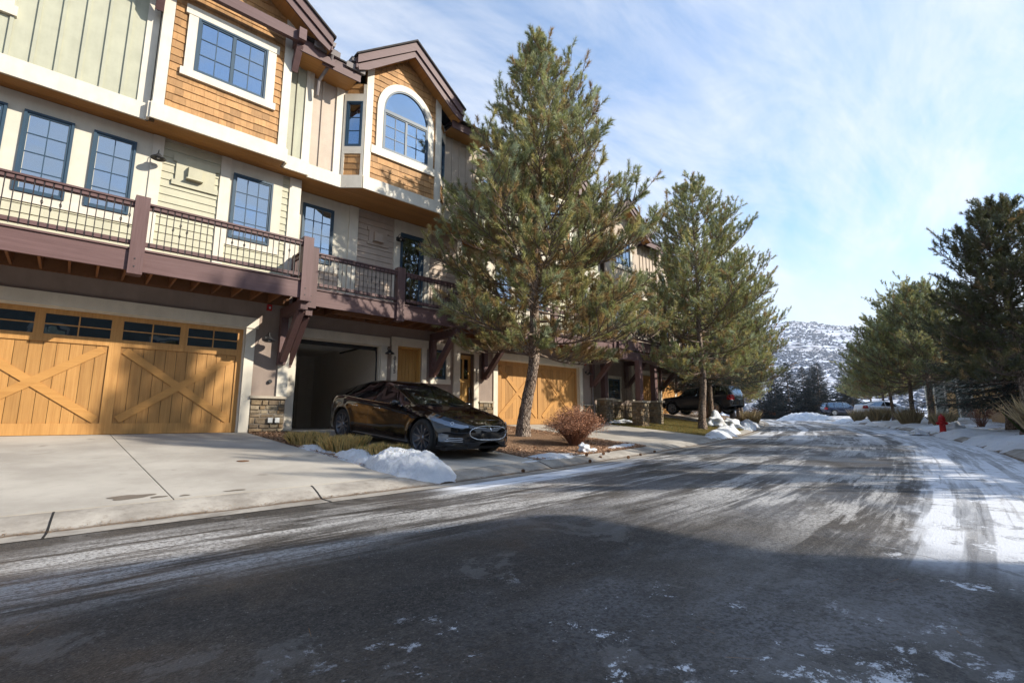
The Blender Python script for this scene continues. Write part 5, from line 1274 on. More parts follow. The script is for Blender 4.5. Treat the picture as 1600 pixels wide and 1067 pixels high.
# ------------------------------------------------------------------ cars
def pieces(F):
    lab = np.arange(F.max()+1)
    for _ in range(400):
        m = lab[F].min(1); new = lab.copy(); np.minimum.at(new, F.ravel(), np.repeat(m, F.shape[1])); new = new[new]
        if (new == lab).all(): break
        lab = new
    r = lab[F[:, 0]]; return [F[r == k] for k in np.unique(r)]
def make_car(name, loc, rz, label, P, cat='car', group=None, res=(230, 22), details=True):
    """P: profiles; local x runs from the nose (0) to the tail, y to the side, z up"""
    root = empty(name, loc, rz, label=label, cat=cat, group=group)
    Ln = P['L']; nx, seg = res
    t = np.linspace(0, 1, nx); xs_ = Ln*(t-.62*np.sin(2*np.pi*t)/(2*np.pi)*1.0)
    def I(key): a = P[key]; return np.interp(xs_, [p[0] for p in a], [p[1] for p in a])
    def S(v, k=2):
        for _ in range(k): v = np.convolve(np.pad(v, 2, mode='edge'), [.1, .2, .4, .2, .1], 'valid')
        return v
    wmax = P['w']/2; nr, tr = P['nose'], P['tail']
    pw = P.get('npow', 2.4)
    wn = np.where(xs_ < nr, (1-np.clip((nr-xs_)/nr, 0, 1)**pw)**(1/pw), 1.); wt_ = np.where(xs_ > Ln-tr, (1-np.clip((xs_-Ln+tr)/tr, 0, 1)**P.get('tpow', 3.0))**(1/P.get('tpow', 3.0)), 1.)
    w = wmax*wn*wt_*S(I('wk'), 6); zt = S(I('zt'), 3); zb = S(I('zb'), 2); zs = np.minimum(S(I('zs'), 4), zt-.004); wr = S(I('wr'), 4)*w
    zr_ = zs+(zt-zs)*P.get('edge', .86)
    rows = []
    for i in range(nx):
        W_, T_, B_, S_, Rr, Zr = w[i], zt[i], zb[i], zs[i], wr[i], zr_[i]; h = S_-B_
        c = np.array([(W_*.80, B_), (W_*.93, B_+.03*h), (W_*.985, B_+.22*h), (W_*1.0, B_+.52*h), (W_*.995, B_+.74*h), (W_*.972, B_+.90*h), (W_*.93, S_), (Rr+(W_*.93-Rr)*.10, Zr-.03*(T_-S_)), (Rr*.90, Zr+(T_-Zr)*.45), (Rr*.62, T_-(T_-Zr)*.16), (Rr*.3, T_-(T_-Zr)*.03), (0, T_)])
        # fine Catmull-Rom through the section
        q = [c[0]]; m = seg//4+2
        for k in range(len(c)-1):
            p0 = c[max(k-1, 0)]; p1 = c[k]; p2 = c[k+1]; p3 = c[min(k+2, len(c)-1)]
            if k == 6: p0 = p1-(p2-p1)*.35; p3 = p2+(p2-p1)*.35; mm = m*2
            elif k == 5: p3 = p2+(p2-p1); mm = m
            elif k == 7: p0 = p1-(p2-p1); mm = m
            else: mm = m
            for s in np.linspace(0, 1, mm+1)[1:]:
                q.append(.5*((2*p1)+(-p0+p2)*s+(2*p0-5*p1+4*p2-p3)*s*s+(-p0+3*p1-3*p2+p3)*s**3))
        rows.append(q)
    A = np.array(rows); ny = A.shape[1]; A[..., 0] = np.maximum(A[..., 0], 0)
    full = np.concatenate([np.stack([np.repeat(xs_[:, None], ny, 1), A[..., 0], A[..., 1]], -1), np.stack([np.repeat(xs_[:, None], ny-1, 1), -A[:, ::-1][:, 1:, 0], A[:, ::-1][:, 1:, 1]], -1)], 1)
    # wheel-arch flare
    for ax in P['axles']:
        r = np.sqrt((full[..., 0]-ax)**2+(full[..., 2]-P['wr_'])**2); fl = np.exp(-((r-P['wr_']-.06)/.08)**2)*.022
        full[..., 1] += np.sign(full[..., 1])*fl*(abs(full[..., 1]) > wmax*.7)
    n, m = full.shape[:2]; idx = np.arange(n*m).reshape(n, m); Q = np.stack([idx[:-1, :-1], idx[:-1, 1:], idx[1:, 1:], idx[1:, :-1]], -1)
    cen = full.reshape(-1, 3)[Q.reshape(-1, 4)].mean(1); X, Y, Z = cen.T; aY = abs(Y); Wc_ = np.interp(X, xs_, w); Zs = np.interp(X, xs_, zs); Zt = np.interp(X, xs_, zt); Wr = np.interp(X, xs_, wr)
    mask = np.zeros(len(X), int)        # 0 body
    a0, a1, a2, a3 = P['glass']          # windscreen base, header, rear header, rear base
    side = (Z > Zs+.025) & (aY > Wr*.84) & (Z < Zs+(Zt-Zs)*P.get('wtop', .80))
    zf = (Z-Zs)/np.maximum(Zt.max()-Zs, .01)
    fx = a0+P.get('apil', .28)+(a1-a0)*zf*1.02; rx = a3-P.get('cpil', .25)-(a3-a2)*zf*.95
    sw = side & (X > fx) & (X < rx)
    for bp in P.get('bpil', []): sw &= abs(X-bp) > .035
    mask[sw] = 1
    u = np.clip((X-a0)/(a1-a0), 0, 1)
    wsn = (X > a0+.02+.10*(aY/wmax)**2) & (X < a1) & (aY < Wr*.86-.0) & (Z > Zs+(Zt-Zs)*.5*(u > .3)); mask[wsn] = 2
    rg = (X > a2) & (X < a3-.10*(aY/wmax)**2) & (aY < Wr*.84) & (Z > Zs+.03); mask[rg] = 3
    for ax in P['axles']: mask[((X-ax)**2+(Z-P['wr_'])**2 < (P['wr_']+.045)**2) & (aY > wmax*.55)] = -1
    if 'masks' in P: P['masks'](mask, X, Y, Z, aY)
    names = {0: ('body', P['paint']), 1: ('side_window', 'car_glass'), 2: ('windscreen', 'car_glass'), 3: ('rear_window', 'car_glass'), 4: ('headlight', 'lamp_reflector'), 5: ('grille', 'gloss_black'), 6: ('air_intake', 'black_plastic'), 7: ('fog_lamp', 'lamp_reflector'), 8: ('tail_light', 'red_lens'), 9: ('cladding', 'black_plastic')}
    V = full.reshape(-1, 3); Qf = Q.reshape(-1, 4); objs = {}
    for k, (nm, mat) in names.items():
        sel = Qf[mask == k]
        if not len(sel): continue
        for s2 in ([sel] if k in (0, 2, 3) else pieces(sel)):
            if len(s2) < 4: continue
            used, inv = np.unique(s2, return_inverse=True); me = np_mesh(V[used], inv.reshape(-1, 4), mat); me.shade_smooth()
            o = new_obj(nm, me, root); objs.setdefault(k, []).append(o)
    bm = bmesh.new(); bm.verts.ensure_lookup_table()
    bvh = BVHTree.FromPolygons([tuple(v) for v in V], [tuple(q) for q in Qf[(mask != -1)]])
    # underbody and wheel wells
    f = P['axles'][0]; r = P['axles'][1]; wr0 = P['wr_']
    MB().box(.35, Ln-.35, -wmax*.86, wmax*.86, P['clr'], P['clr']+.05).build('floor_pan', 'black_plastic', root)
    for ax in P['axles']:
        for sg in (-1, 1):
            b = MB(); k = 14; y0, y1 = sg*(wmax-.025), sg*(wmax-.36); R_ = wr0+.046
            pts = [(ax+R_*math.cos(math.pi*(i/k*1.14-.07)), wr0+R_*math.sin(math.pi*(i/k*1.14-.07))) for i in range(k+1)]
            for i in range(k): b.add([(pts[i][0], y0, pts[i][1]), (pts[i+1][0], y0, pts[i+1][1]), (pts[i+1][0], y1, pts[i+1][1]), (pts[i][0], y1, pts[i][1])], [(0, 1, 2, 3)])
            b.add([(p[0], y1, p[1]) for p in pts], [tuple(range(k+1))])
            b.build('wheel_well', 'black_plastic', root)
            # wheel
            yo = sg*(wmax-.015); tw_ = P.get('tw', .24)
            pr = [(wr0*.72, 0), (wr0*.80, .012), (wr0*.93, .012), (wr0*.985, -.02), (wr0, -.05), (wr0, -tw_+.05), (wr0*.97, -tw_+.01), (wr0*.75, -tw_)]
            wh = MB().lathe([(r_, sg*h_) for r_, h_ in pr], (ax, yo, wr0), 'y', 40, False).build('tyre', 'tyre', None, True); wh.name = 'wheel'; wh.parent = root
            rr = wr0*.755
            MB().lathe([(rr, sg*-.0), (rr*.985, sg*.006), (rr*.95, sg*-.012), (rr*.93, sg*-.10), (rr*.55, sg*-.13), (.03, sg*-.13)], (ax, yo, wr0), 'y', 40, False).build('rim', 'rim_grey' if P.get('darkrim', 1) else 'rim_silver', wh, True)
            ns = P.get('spokes', 10); b = MB()
            for q in range(ns):
                th_ = 2*math.pi*q/ns+.1; off = .05*(1 if P.get('twin', 0) and q % 2 else -1)*P.get('twin', 0)
                d = Vector((math.cos(th_), 0, math.sin(th_))); e = Vector((-math.sin(th_), 0, math.cos(th_)))
                c = Vector((ax, yo, wr0)); p0 = c+d*.04+Vector((0, sg*-.028, 0)); p1 = c+d*rr*.96+e*(.03*sg)+Vector((0, sg*-.008, 0))
                k0 = len(b.v); wv = (.021, .013)
                vs = []
                for pp, hw in ((p0, wv[0]), (p1, wv[1])):
                    vs += [pp-e*hw+Vector((0, -sg*.05, 0)), pp-e*hw*.6, pp+e*hw*.6, pp+e*hw+Vector((0, -sg*.05, 0))]
                b.add(vs, [(0, 1, 5, 4), (1, 2, 6, 5), (2, 3, 7, 6)])
            b.build('spokes', 'rim_grey' if P.get('darkrim', 1) else 'rim_silver', wh)
            MB().lathe([(.055, sg*-.05), (.05, sg*-.018), (.02, sg*-.012)], (ax, yo, wr0), 'y', 16).build('hub_cap', 'rim_grey', wh, True)
            MB().lathe([(rr*.62, sg*-.105), (rr*.62, sg*-.09), (.05, sg*-.09)], (ax, yo, wr0), 'y', 24).build('brake_disc', 'chrome', wh)
    def on(x, y, z, d):        # project on to the skin
        h = bvh.ray_cast(Vector((x, y, z)), Vector(d)); return h[0], h[1]
    # interior
    if details:
        zf_ = P['clr']+.1; top = zt.max(); xc = a1
        MB().box(a0+.15, a0+.55, -wmax*.78, wmax*.78, .55, zs[nx//2]-.06).build('dashboard', 'black_plastic', root)
        for sg in (-1, 1):
            b = MB(); b.box(xc-.05, xc+.5, sg*.37-.24, sg*.37+.24, .38, .56); b.bar((xc+.45, sg*.37, .5), (xc+.68, sg*.37, top-.30), .46, .13, up=(1, 0, 0)); b.bar((xc+.66, sg*.37, top-.32), (xc+.69, sg*.37, top-.14), .24, .09, up=(1, 0, 0))
            b.build('seat', 'seat_cloth', root)
        MB().tube([(a0+.72+.05*math.sin(k*.524), .37+.18*math.cos(k*.524), .86+.16*math.sin(k*.524)) for k in range(13)], .014, 6, False).build('steering_wheel', 'black_plastic', root)
        b = MB().box(xc+1.0, xc+1.5, -.6, .6, .40, .58); b.bar((xc+1.5, 0, .5), (xc+1.72, 0, top-.36), 1.2, .12, up=(1, 0, 0)); b.build('rear_seat', 'seat_cloth', root)
    if 'mirror' in P:
        mxx, mz = P['mirror']
        for sg in (-1, 1):
            yb = float(np.interp(mxx, xs_, w))*.93
            b = MB(); k = 10
            prof = [(.02, 0), (.06, .02), (.075, .09), (.07, .17), (.035, .205)]
            vs = []
            for a_, h_ in prof:
                for j in range(k): t_ = 2*math.pi*j/k; vs.append((mxx+a_*.9*math.cos(t_), sg*(yb+h_), mz+a_*.85*math.sin(t_)))
            b.add(vs, [(i*k+j, i*k+(j+1) % k, (i+1)*k+(j+1) % k, (i+1)*k+j) for i in range(4) for j in range(k)]+[tuple(range(k)), tuple(range(4*k, 5*k))]); b.build('wing_mirror', P['paint'], root, True)
    return root, on, xs_, (w, zt, zs, zb)

# --- the black sedan
def sedan_masks(m, X, Y, Z, aY):
    # swept-back headlights
    u = (X-.16)/.62
    hl = (X > .10) & (X < .80) & (aY > .50) & (Z > .570+.155*np.clip(u, 0, 1)) & (Z < .645+.14*np.clip(u, 0, 1)) & (Z > .48+.40*np.clip(1-(aY-.50)/.42, 0, 1)*.32)
    m[hl & (m == 0)] = 4
    g = (X < .5) & ((Y/.50)**2*1.0+((Z-.505)/.125)**2 < 1) & (aY < .47); m[g & (m == 0)] = 5
    lo = (X < .6) & (aY < .50) & (Z > .235) & (Z < .335); m[lo & (m == 0)] = 6
    sd_ = (X < .75) & (aY > .56) & (aY < .86) & (Z > .30) & (Z < .43) & (Z < .44-.25*(.80-aY)); m[sd_ & (m == 0)] = 6
    fg = (X < .80) & (aY > .795) & (aY < .90) & (Z > .33) & (Z < .47); m[fg & ((m == 0) | (m == 6))] = 7
    m[(Z < .235) & (m == 0)] = 9
    m[(X > 4.6) & (Z > .70) & (Z < .82) & (aY > .45) & (m == 0)] = 8
SED = dict(L=4.97, w=1.95, nose=1.05, npow=2.5, tail=.75, paint='paint_black', wr_=.352, axles=(.93, 3.89), clr=.17, glass=(1.42, 2.40, 3.35, 4.45), bpil=[2.78], apil=.20, cpil=.28, spokes=10, mirror=(1.78, .96),
           wk=[(0, 1), (1, .99), (2, 1), (3, .985), (3.9, 1.0), (4.97, .93)],
           zt=[(0, .52), (.04, .60), (.12, .665), (.3, .735), (.6, .80), (1.0, .875), (1.42, .945), (1.75, 1.10), (2.1, 1.255), (2.4, 1.355), (2.7, 1.415), (3.0, 1.43), (3.35, 1.405), (3.8, 1.31), (4.2, 1.19), (4.5, 1.10), (4.75, 1.05), (4.88, .98), (4.95, .80), (4.97, .7)],
           zb=[(0, .36), (.05, .24), (.15, .20), (.5, .175), (4.4, .18), (4.7, .24), (4.9, .34), (4.97, .45)],
           zs=[(0, .50), (.1, .60), (.3, .665), (.6, .73), (.95, .79), (1.4, .86), (2, .90), (3, .935), (3.6, .965), (4.0, .99), (4.4, .985), (4.8, .93), (4.97, .68)],
           wr=[(0, .80), (.5, .80), (1.2, .80), (1.5, .80), (2.0, .72), (2.5, .645), (3.2, .63), (4.0, .66), (4.5, .76), (4.97, .8)], masks=sedan_masks, edge=.90)
zc0 = g1(5.9, 8.6)
car_h = R(96)
sed, on, cxs, cprof = make_car('sedan', (6.09, 7.36, 0), car_h, 'glossy black sedan with dark turbine wheels parked nose out on the driveway', SED, res=(300, 30))
# sit on the sloping drive
za, zb_ = g1(6.09+.93*math.cos(car_h), 7.36+.93*math.sin(car_h))+.012, g1(6.09+3.89*math.cos(car_h), 7.36+3.89*math.sin(car_h))+.012
pitch = math.atan2(zb_-za, 2.96); sed.rotation_euler = (0, -pitch, car_h); sed.location.z = za-.93*math.sin(pitch)
def curve_on(pts, rad, name, mat, parent, off=.002, d=(1, 0, 0), n=6, closed=False):
    r_ = []
    for (x, y, z) in pts:
        p, nn = on(x, y, z, d)
        if p is None: continue
        nn = nn if nn.dot(Vector(d)) < 0 else -nn
        r_.append(p+nn*off)
    if closed and len(r_) > 2: r_.append(r_[0])
    if len(r_) > 1: return MB().tube(r_, rad, n, not closed).build(name, mat, parent, True)
# nose-cone outline and T emblem
el = [(-1, .50*math.copysign(abs(math.cos(t_))**.72, math.cos(t_))*.98, .505+.128*math.copysign(abs(math.sin(t_))**.85, math.sin(t_))) for t_ in np.linspace(0, 2*math.pi, 73)[:-1]]
curve_on(el, .0065, 'grille_surround', 'chrome', sed, .003, closed=True)
curve_on([(-1, y, .600-.0*abs(y)) for y in np.linspace(-.40, -.09, 14)], .0045, 'grille_bar', 'chrome', sed, .004); curve_on([(-1, y, .600) for y in np.linspace(.09, .40, 14)], .0045, 'grille_bar', 'chrome', sed, .004)
curve_on([(-1, y, .395) for y in np.linspace(-.36, .36, 24)], .004, 'grille_bar', 'chrome', sed, .003)
def emblem():
    top = [(-.085, .655), (-.06, .672), (-.02, .680), (.02, .680), (.06, .672), (.085, .655), (.072, .640), (.045, .648), (.026, .646), (.012, .60), (0, .545), (-.012, .60), (-.026, .646), (-.045, .648), (-.072, .640)]
    b = MB(); fr = []; 
    for y, z in top:
        p, nn = on(-1, y, z, (1, 0, 0)); fr.append(p)
    n = len(top); vs = [(p.x-.012, p.y, p.z) for p in fr]+[(p.x+.01, p.y, p.z) for p in fr]
    b.add(vs, [tuple(range(n))]+[(i, (i+1) % n, n+(i+1) % n, n+i) for i in range(n)]); o = b.build('emblem', 'chrome', sed)
    bm = bmesh.new(); bm.from_mesh(o.data); bmesh.ops.triangulate(bm, faces=bm.faces); bm.to_mesh(o.data); bm.free()
emblem()
for sg in (-1, 1):
    # light ring and side lamp fins
    for ry, rz, rr in ((.735, .665, .030),):
        p, nn = on(-1, sg*ry, rz, (1, 0, 0))
        if p: nn = nn if nn.x < 0 else -nn; a_ = nn.orthogonal().normalized(); b_ = nn.cross(a_); MB().tube([p+nn*.004+(a_*math.cos(k*.52)+b_*math.sin(k*.52))*rr for k in range(13)], .005, 6, False).build('lamp_ring', 'chrome', sed, True)
    for k in range(3): curve_on([(-1, sg*y, .345+.030*k) for y in np.linspace(.60, .84-.02*k, 12)], .005, 'intake_blade', 'chrome', sed, .004)
    # belt-line chrome, sill and shut lines
    curve_on([(x, sg*3, float(np.interp(x, cxs, cprof[2]))+.018) for x in np.linspace(1.72, 4.1, 60)], .006, 'window_trim', 'chrome', sed, .002, (0, -sg, 0))
    for xd, zl, zh in ((1.62, .30, .84), (2.80, .26, .90), (3.50, .42, .92)):
        curve_on([(xd+.03*math.sin((z-zl)*4), sg*3, z) for z in np.linspace(zl, zh, 22)], .0022, 'door_gap', 'black_plastic', sed, -.0004, (0, -sg, 0))
    curve_on([(x, sg*3, .235+.0*x) for x in np.linspace(1.38, 3.42, 30)], .010, 'sill_trim', 'rim_grey', sed, .002, (0, -sg, 0))
    for xd in (2.62, 3.52): curve_on([(x, sg*3, .815+.02*(x-xd)) for x in np.linspace(xd-.22, xd, 9)], .010, 'door_handle', 'chrome', sed, .004, (0, -sg, 0))
    # bonnet gap
    curve_on([(x, sg*(.50+.26*min(1, (x-.24)/.8)), 3) for x in np.linspace(.24, 1.38, 40)], .0022, 'bonnet_gap', 'black_plastic', sed, -.0002, (0, 0, -1))
for k in range(2):
    b = MB(); pts = []
    for x, y in ((1.40, .1-.6*k), (1.50, .45-.6*k)):
        p, nn = on(x, y, 3, (0, 0, -1)); pts.append(p+Vector((0, 0, .012)))
    b.tube(pts, .007, 6).build('wiper', 'black_plastic', sed)
p_, _n = on(-1, 0, .44, (1, 0, 0))

# --- dark SUV on the drive further along, tail to the street
def suv_masks(m, X, Y, Z, aY):
    m[(Z < .48) & (m == 0)] = 9; m[(X < .35) & (Z > .72) & (Z < .90) & (aY > .5) & (m == 0)] = 4; m[(X < .3) & (Z > .68) & (Z < .92) & (aY < .48) & (m == 0)] = 5
    m[(X > 4.45) & (Z > .85) & (Z < 1.15) & (aY > .62) & (m == 0)] = 8
SUV = dict(L=4.82, w=1.92, nose=.40, npow=2.4, tail=.25, paint='paint_grey', wr_=.40, axles=(.90, 3.70), clr=.26, glass=(1.35, 1.95, 4.35, 4.70), bpil=[2.62, 3.62], apil=.14, cpil=.12, spokes=6, mirror=(1.7, 1.2), darkrim=0, wtop=.86, edge=.93,
           wk=[(0, .98), (4.82, .98)], zt=[(0, .75), (.05, .98), (.2, 1.06), (.8, 1.12), (1.35, 1.16), (1.65, 1.42), (1.95, 1.70), (2.3, 1.79), (3.2, 1.81), (4.3, 1.78), (4.5, 1.70), (4.68, 1.25), (4.78, 1.0), (4.82, .8)],
           zb=[(0, .55), (.15, .42), (.6, .34), (4.2, .34), (4.7, .45), (4.82, .55)], zs=[(0, .72), (.1, .93), (.3, 1.0), (1.3, 1.08), (3, 1.12), (4.4, 1.15), (4.82, .78)], wr=[(0, .86), (1.3, .86), (2, .80), (4.3, .80), (4.82, .85)], masks=suv_masks)
suv = make_car('suv', gl(29.6, 17.3), R(-90), 'dark grey suv parked behind the lawn pines with its tail to the street', SUV, cat='suv', res=(120, 12))[0]
MB().box(1.9, 4.3, -.62, -.57, 1.84, 1.88).box(1.9, 4.3, .57, .62, 1.84, 1.88).build('roof_rack', 'black_plastic', suv)
HB = dict(L=4.5, w=1.76, nose=.75, npow=2.4, tail=.5, paint='paint_white', wr_=.32, axles=(.90, 3.60), clr=.18, glass=(1.05, 2.1, 3.2, 4.30), bpil=[2.5], apil=.25, cpil=.25, spokes=5, mirror=(1.6, .98), darkrim=0, edge=.9,
          wk=[(0, 1), (4.5, .96)], zt=[(0, .55), (.1, .74), (.5, .88), (1.05, .99), (1.6, 1.26), (2.1, 1.45), (2.5, 1.50), (3.1, 1.46), (3.8, 1.33), (4.3, 1.16), (4.42, .95), (4.5, .7)],
          zb=[(0, .34), (.15, .22), (4.2, .22), (4.5, .4)], zs=[(0, .5), (.2, .68), (.8, .84), (1.6, .92), (3, .98), (4.2, 1.02), (4.5, .68)], wr=[(0, .8), (1.2, .82), (2.2, .68), (3.5, .68), (4.5, .8)],
          masks=lambda m, X, Y, Z, aY: (m.__setitem__((X < .5) & (Z > .62) & (Z < .76) & (aY > .5) & (m == 0), 4), m.__setitem__((X > 4.1) & (Z > .8) & (Z < 1.05) & (aY > .55) & (m == 0), 8)))
hb = make_car('hatchback', gl(50.2, 7.0), R(100), 'white hatchback parked behind the feather grass on the right', HB, res=(110, 12))[0]
hb.rotation_euler = (0, 0, R(138)); hb.location = gl(55.7, 8.8)
V2 = dict(SUV); V2.update(paint='paint_navy')
bs = make_car('suv', gl(68, 17.2), R(10), 'dark blue suv at the far end of the street beside the snow mound', V2, cat='suv', res=(90, 10))[0]
bs.rotation_euler = (0, 0, R(128)); bs.location = gl(77.5, 17.0)
# ------------------------------------------------------------------ snow
def vnoise(x, y, seed):
    rs = np.random.RandomState(seed); T_ = rs.rand(256, 256); xi = np.floor(x).astype(int); yi = np.floor(y).astype(int); u = x-xi; v = y-yi
    u = u*u*(3-2*u); v = v*v*(3-2*v); g = lambda a, b: T_[a % 256, b % 256]
    return (g(xi, yi)*(1-u)+g(xi+1, yi)*u)*(1-v)+(g(xi, yi+1)*(1-u)+g(xi+1, yi+1)*u)*v
def fbm(x, y, seed, o=5, ridged=False):
    r = 0; a = .5; c, s = math.cos(.6), math.sin(.6)
    for k in range(o):
        n = vnoise(x, y, seed+k)-.5; r = r+a*(1-4*np.abs(n) if ridged else 2*n); a *= .5; x, y = (x*c-y*s)*2.03, (x*s+y*c)*2.03
    return r
def nz2(x, y, seed, sc_=1.0):
    rs = np.random.RandomState(seed); r = np.zeros_like(x)
    for k in range(14):
        f = sc_*(1.0+k*.55); a = rs.rand()*6.28; r += np.sin((x*math.cos(a)+y*math.sin(a))*f*2.2+rs.rand()*6.28)/(1+k*.75)
    return r/2.2
def snow(name, label, x0, x1, y0, y1, fn, res=.05, mat='snow', group='snow left along the kerb', kind=None, cat='snow pile'):
    nx = max(8, int((x1-x0)/res)); ny = max(8, int((y1-y0)/res)); X, Y = np.meshgrid(np.linspace(x0, x1, nx), np.linspace(y0, y1, ny), indexing='ij')
    Hh = fn(X, Y); Zg = gz(X, Y); Z = Zg+Hh; idx = np.arange(nx*ny).reshape(nx, ny); q = np.stack([idx[:-1, :-1], idx[1:, :-1], idx[1:, 1:], idx[:-1, 1:]], -1).reshape(-1, 4)
    hf = Hh.ravel()[q].max(1); q = q[hf > -.005]
    Z = np.maximum(Z, Zg-.03); used, inv = np.unique(q, return_inverse=True); co = np.stack([X, Y, Z], -1).reshape(-1, 3)[used]
    me = np_mesh(co, inv.reshape(-1, 4), mat); me.shade_smooth(); o = new_obj(name, me)
    if kind: o['kind'] = kind
    else: tag(o, label, cat, group)
    return o
def blob(cx_, cy_, rx, ry, h, rot=0, p=2.0):
    c, s = math.cos(rot), math.sin(rot)
    return lambda X, Y: h*np.clip(1-(((X-cx_)*c+(Y-cy_)*s)/rx)**2-((-(X-cx_)*s+(Y-cy_)*c)/ry)**2, -1, 1)
def mainpile(X, Y):
    a = np.maximum.reduce([blob(4.22, 7.15, .55, .95, .36, .2)(X, Y), blob(4.25, 6.80, .55, .40, .20)(X, Y), blob(3.98, 8.2, .36, 1.1, .15, .15)(X, Y), blob(4.58, 7.3, .42, .6, .17)(X, Y), blob(3.72, 9.6, .26, .9, .07, .1)(X, Y)])
    n = nz2(X, Y, 3, 2.2); k_ = np.clip(a*7+.25, 0, 1); return a*(1+.30*nz2(X, Y, 15, 1.3))+(fbm(X*3.2, Y*3.2, 7, 4)*.07+fbm(X*7, Y*7, 19, 5, True)*.045+fbm(X*26, Y*26, 31, 3)*.014)*k_-.012
snow('snow_pile', 'largest snow pile at the kerb between the near driveways, by the sedan front wheel', 3.2, 5.5, 6.25, 10.7, mainpile, .018)
def edge_strip(cx_, cy_, rx, ry, h, seed, rot=0, k=.5):
    b = blob(cx_, cy_, rx, ry, h, rot); return lambda X, Y: b(X, Y)+fbm(X*3, Y*3, seed, 5)*h*k*1.6+fbm(X*9, Y*9, seed+9, 4, True)*h*k*.4
snow('snow_patch', 'thin snow strip on the mulch along the kerb, left of the snowy rock', 6.9, 9.2, 6.8, 7.7, edge_strip(7.75, 7.25, .95, .26, .06, 1, .05), .03, cat='snow patch')
snow('snow_patch', 'snow strip at the right tip of the mulch bed', 10.0, 12.2, 7.4, 8.2, edge_strip(11.1, 7.85, .85, .20, .06, 2, .2), .03, cat='snow patch')
snow('snow_patch', 'small snow sliver on the concrete in front of the sedan bumper', 6.1, 7.5, 6.6, 7.2, edge_strip(6.75, 6.93, .42, .07, .025, 7, .1), .02, cat='snow patch')
snow('snow_patch', 'snow patch on the lawn at the foot of the bare porch shrub', 17.6, 21.6, 12.7, 14.7, edge_strip(19.4, 13.6, 1.5, .6, .08, 8), .06, cat='snow patch')
snow('snow_pile', 'long snow heap at the lawn corner where the driveway meets the road', 17.4, 24.5, 8.0, 10.8, lambda X, Y: np.maximum(edge_strip(20.3, 9.4, 2.6, .45, .16, 9, .3)(X, Y), edge_strip(22.8, 10.3, 1.2, .5, .22, 10, .3)(X, Y)), .07)
snow('snow_pile', 'grey lumpy snow heap farther along the left kerb', 26, 36, 10.5, 15, lambda X, Y: np.maximum(edge_strip(29.5, 12.2, 2.6, .5, .30, 11, .38)(X, Y), edge_strip(33.5, 13.6, 1.6, .5, .35, 12, .38)(X, Y)), .1)
snow('snow_pile', 'ploughed snow mound closing the end of the street', 60, 76, 16, 25, edge_strip(67, 20.6, 3.6, 3.0, .85, 13, .3, .25), .16)
for k, (a, b, lb) in enumerate(((14.2, 22.5, 'snow bank along the right kerb below the dark spruce trunk'), (22.5, 33, 'snow bank around the red hydrant'), (33, 47, 'snow bank in front of the right-hand feather grass'), (47, 62, 'snow bank by the white hatchback'))):
    snow('snow_bank', lb, a, b, float(Rc(a))-2.6, float(Rc(b))+.25, (lambda a, b, k: lambda X, Y: .12*np.clip(1-((Y-(Rc(X)-.85))/.95)**2, -1, 1)*np.clip(1.25-((X-(a+b)/2)/((b-a)/2))**4*1.3, -.5, 1)+fbm(X*1.1+Y*.7, Y*1.6-X*.5, 20+k, 6)*.15-.005-.5*np.clip(Y-Rc(X)-.02, 0, 1))(a, b, k), .07, 'dirty_snow' if k % 2 else 'snow', group='snow banks on the right kerb', cat='snow bank')
def rock(name, label, loc, s, seed, mat='rock', cap=True, group='kerbside rocks', cat='rock'):
    rs = np.random.RandomState(seed); bm = bmesh.new(); bmesh.ops.create_icosphere(bm, subdivisions=4, radius=1)
    for v in bm.verts:
        d = np.array(v.co); n = 1+.22*math.sin(d[0]*4+seed)*math.cos(d[1]*3)+.16*math.sin(d[1]*6+seed*2)+.14*math.sin(d[2]*8+d[0]*5)+rs.uniform(-.03, .03); v.co = Vector((d[0]*n*s[0], d[1]*n*s[1], max(d[2]*n, -.3)*s[2]))
    me = bpy.data.meshes.new('m'); bm.to_mesh(me); me.materials.append(MT[mat]); me.materials.append(MT['snow'])
    if cap:
        for p in me.polygons:
            if p.normal.z > .45+.2*math.sin(p.center.x*14): p.material_index = 1
    smooth_angle(me, 60); o = new_obj(name, me); o.location = loc; bm.free(); return tag(o, label, cat, group)
rock('snowy_rock', 'white snow-covered rock at the kerb beside the rust-brown shrub', gl(9.0, 7.45, .06), (.14, .11, .14), 3, 'snow', False)
rock('snowy_rock', 'smaller snowy lump right against the white rock', gl(9.22, 7.42, .02), (.15, .11, .07), 5, 'dirty_snow', False)
rock('snowy_rock', 'tall grey snow-capped boulder behind the lawn corner snow', gl(25.0, 11.9, .15), (.62, .45, .50), 7, 'dirty_snow', False)
rock('snowy_rock', 'low grey boulder right of the tall snow-capped boulder', gl(27.0, 12.0, .10), (.52, .40, .34), 9, 'dirty_snow', False)
rock('snowy_rock', 'snow-dusted rock lying right of the red hydrant', gl(27.4, 2.9, .12), (.38, .32, .28), 11, 'dirty_snow', False)
rock('snowy_rock', 'small snow lump left of the red hydrant', gl(26.4, 3.9, .06), (.35, .3, .16), 13, 'dirty_snow', False)
rs_ = np.random.RandomState(4)
def cone_mesh():
    b = MB(); n = 9
    for k in range(7):
        z = k*.011; r = .028*math.sin((k+1.6)/9*3.1)
        for j in range(n):
            t_ = 2*math.pi*(j+k*.5)/n; c = Vector((r*math.cos(t_), r*math.sin(t_), z)); o = Vector((math.cos(t_), math.sin(t_), .5)); e = Vector((-math.sin(t_), math.cos(t_), 0))
            b.add([c-e*.006, c+e*.006, c+o*.016+e*.003, c+o*.016-e*.003], [(0, 1, 2, 3)])
    b.lathe([(.004, -.004), (.020, .01), (.024, .035), (.014, .062), (.003, .075)], (0, 0, 0), 'z', 8); return b.mesh('cone_brown')
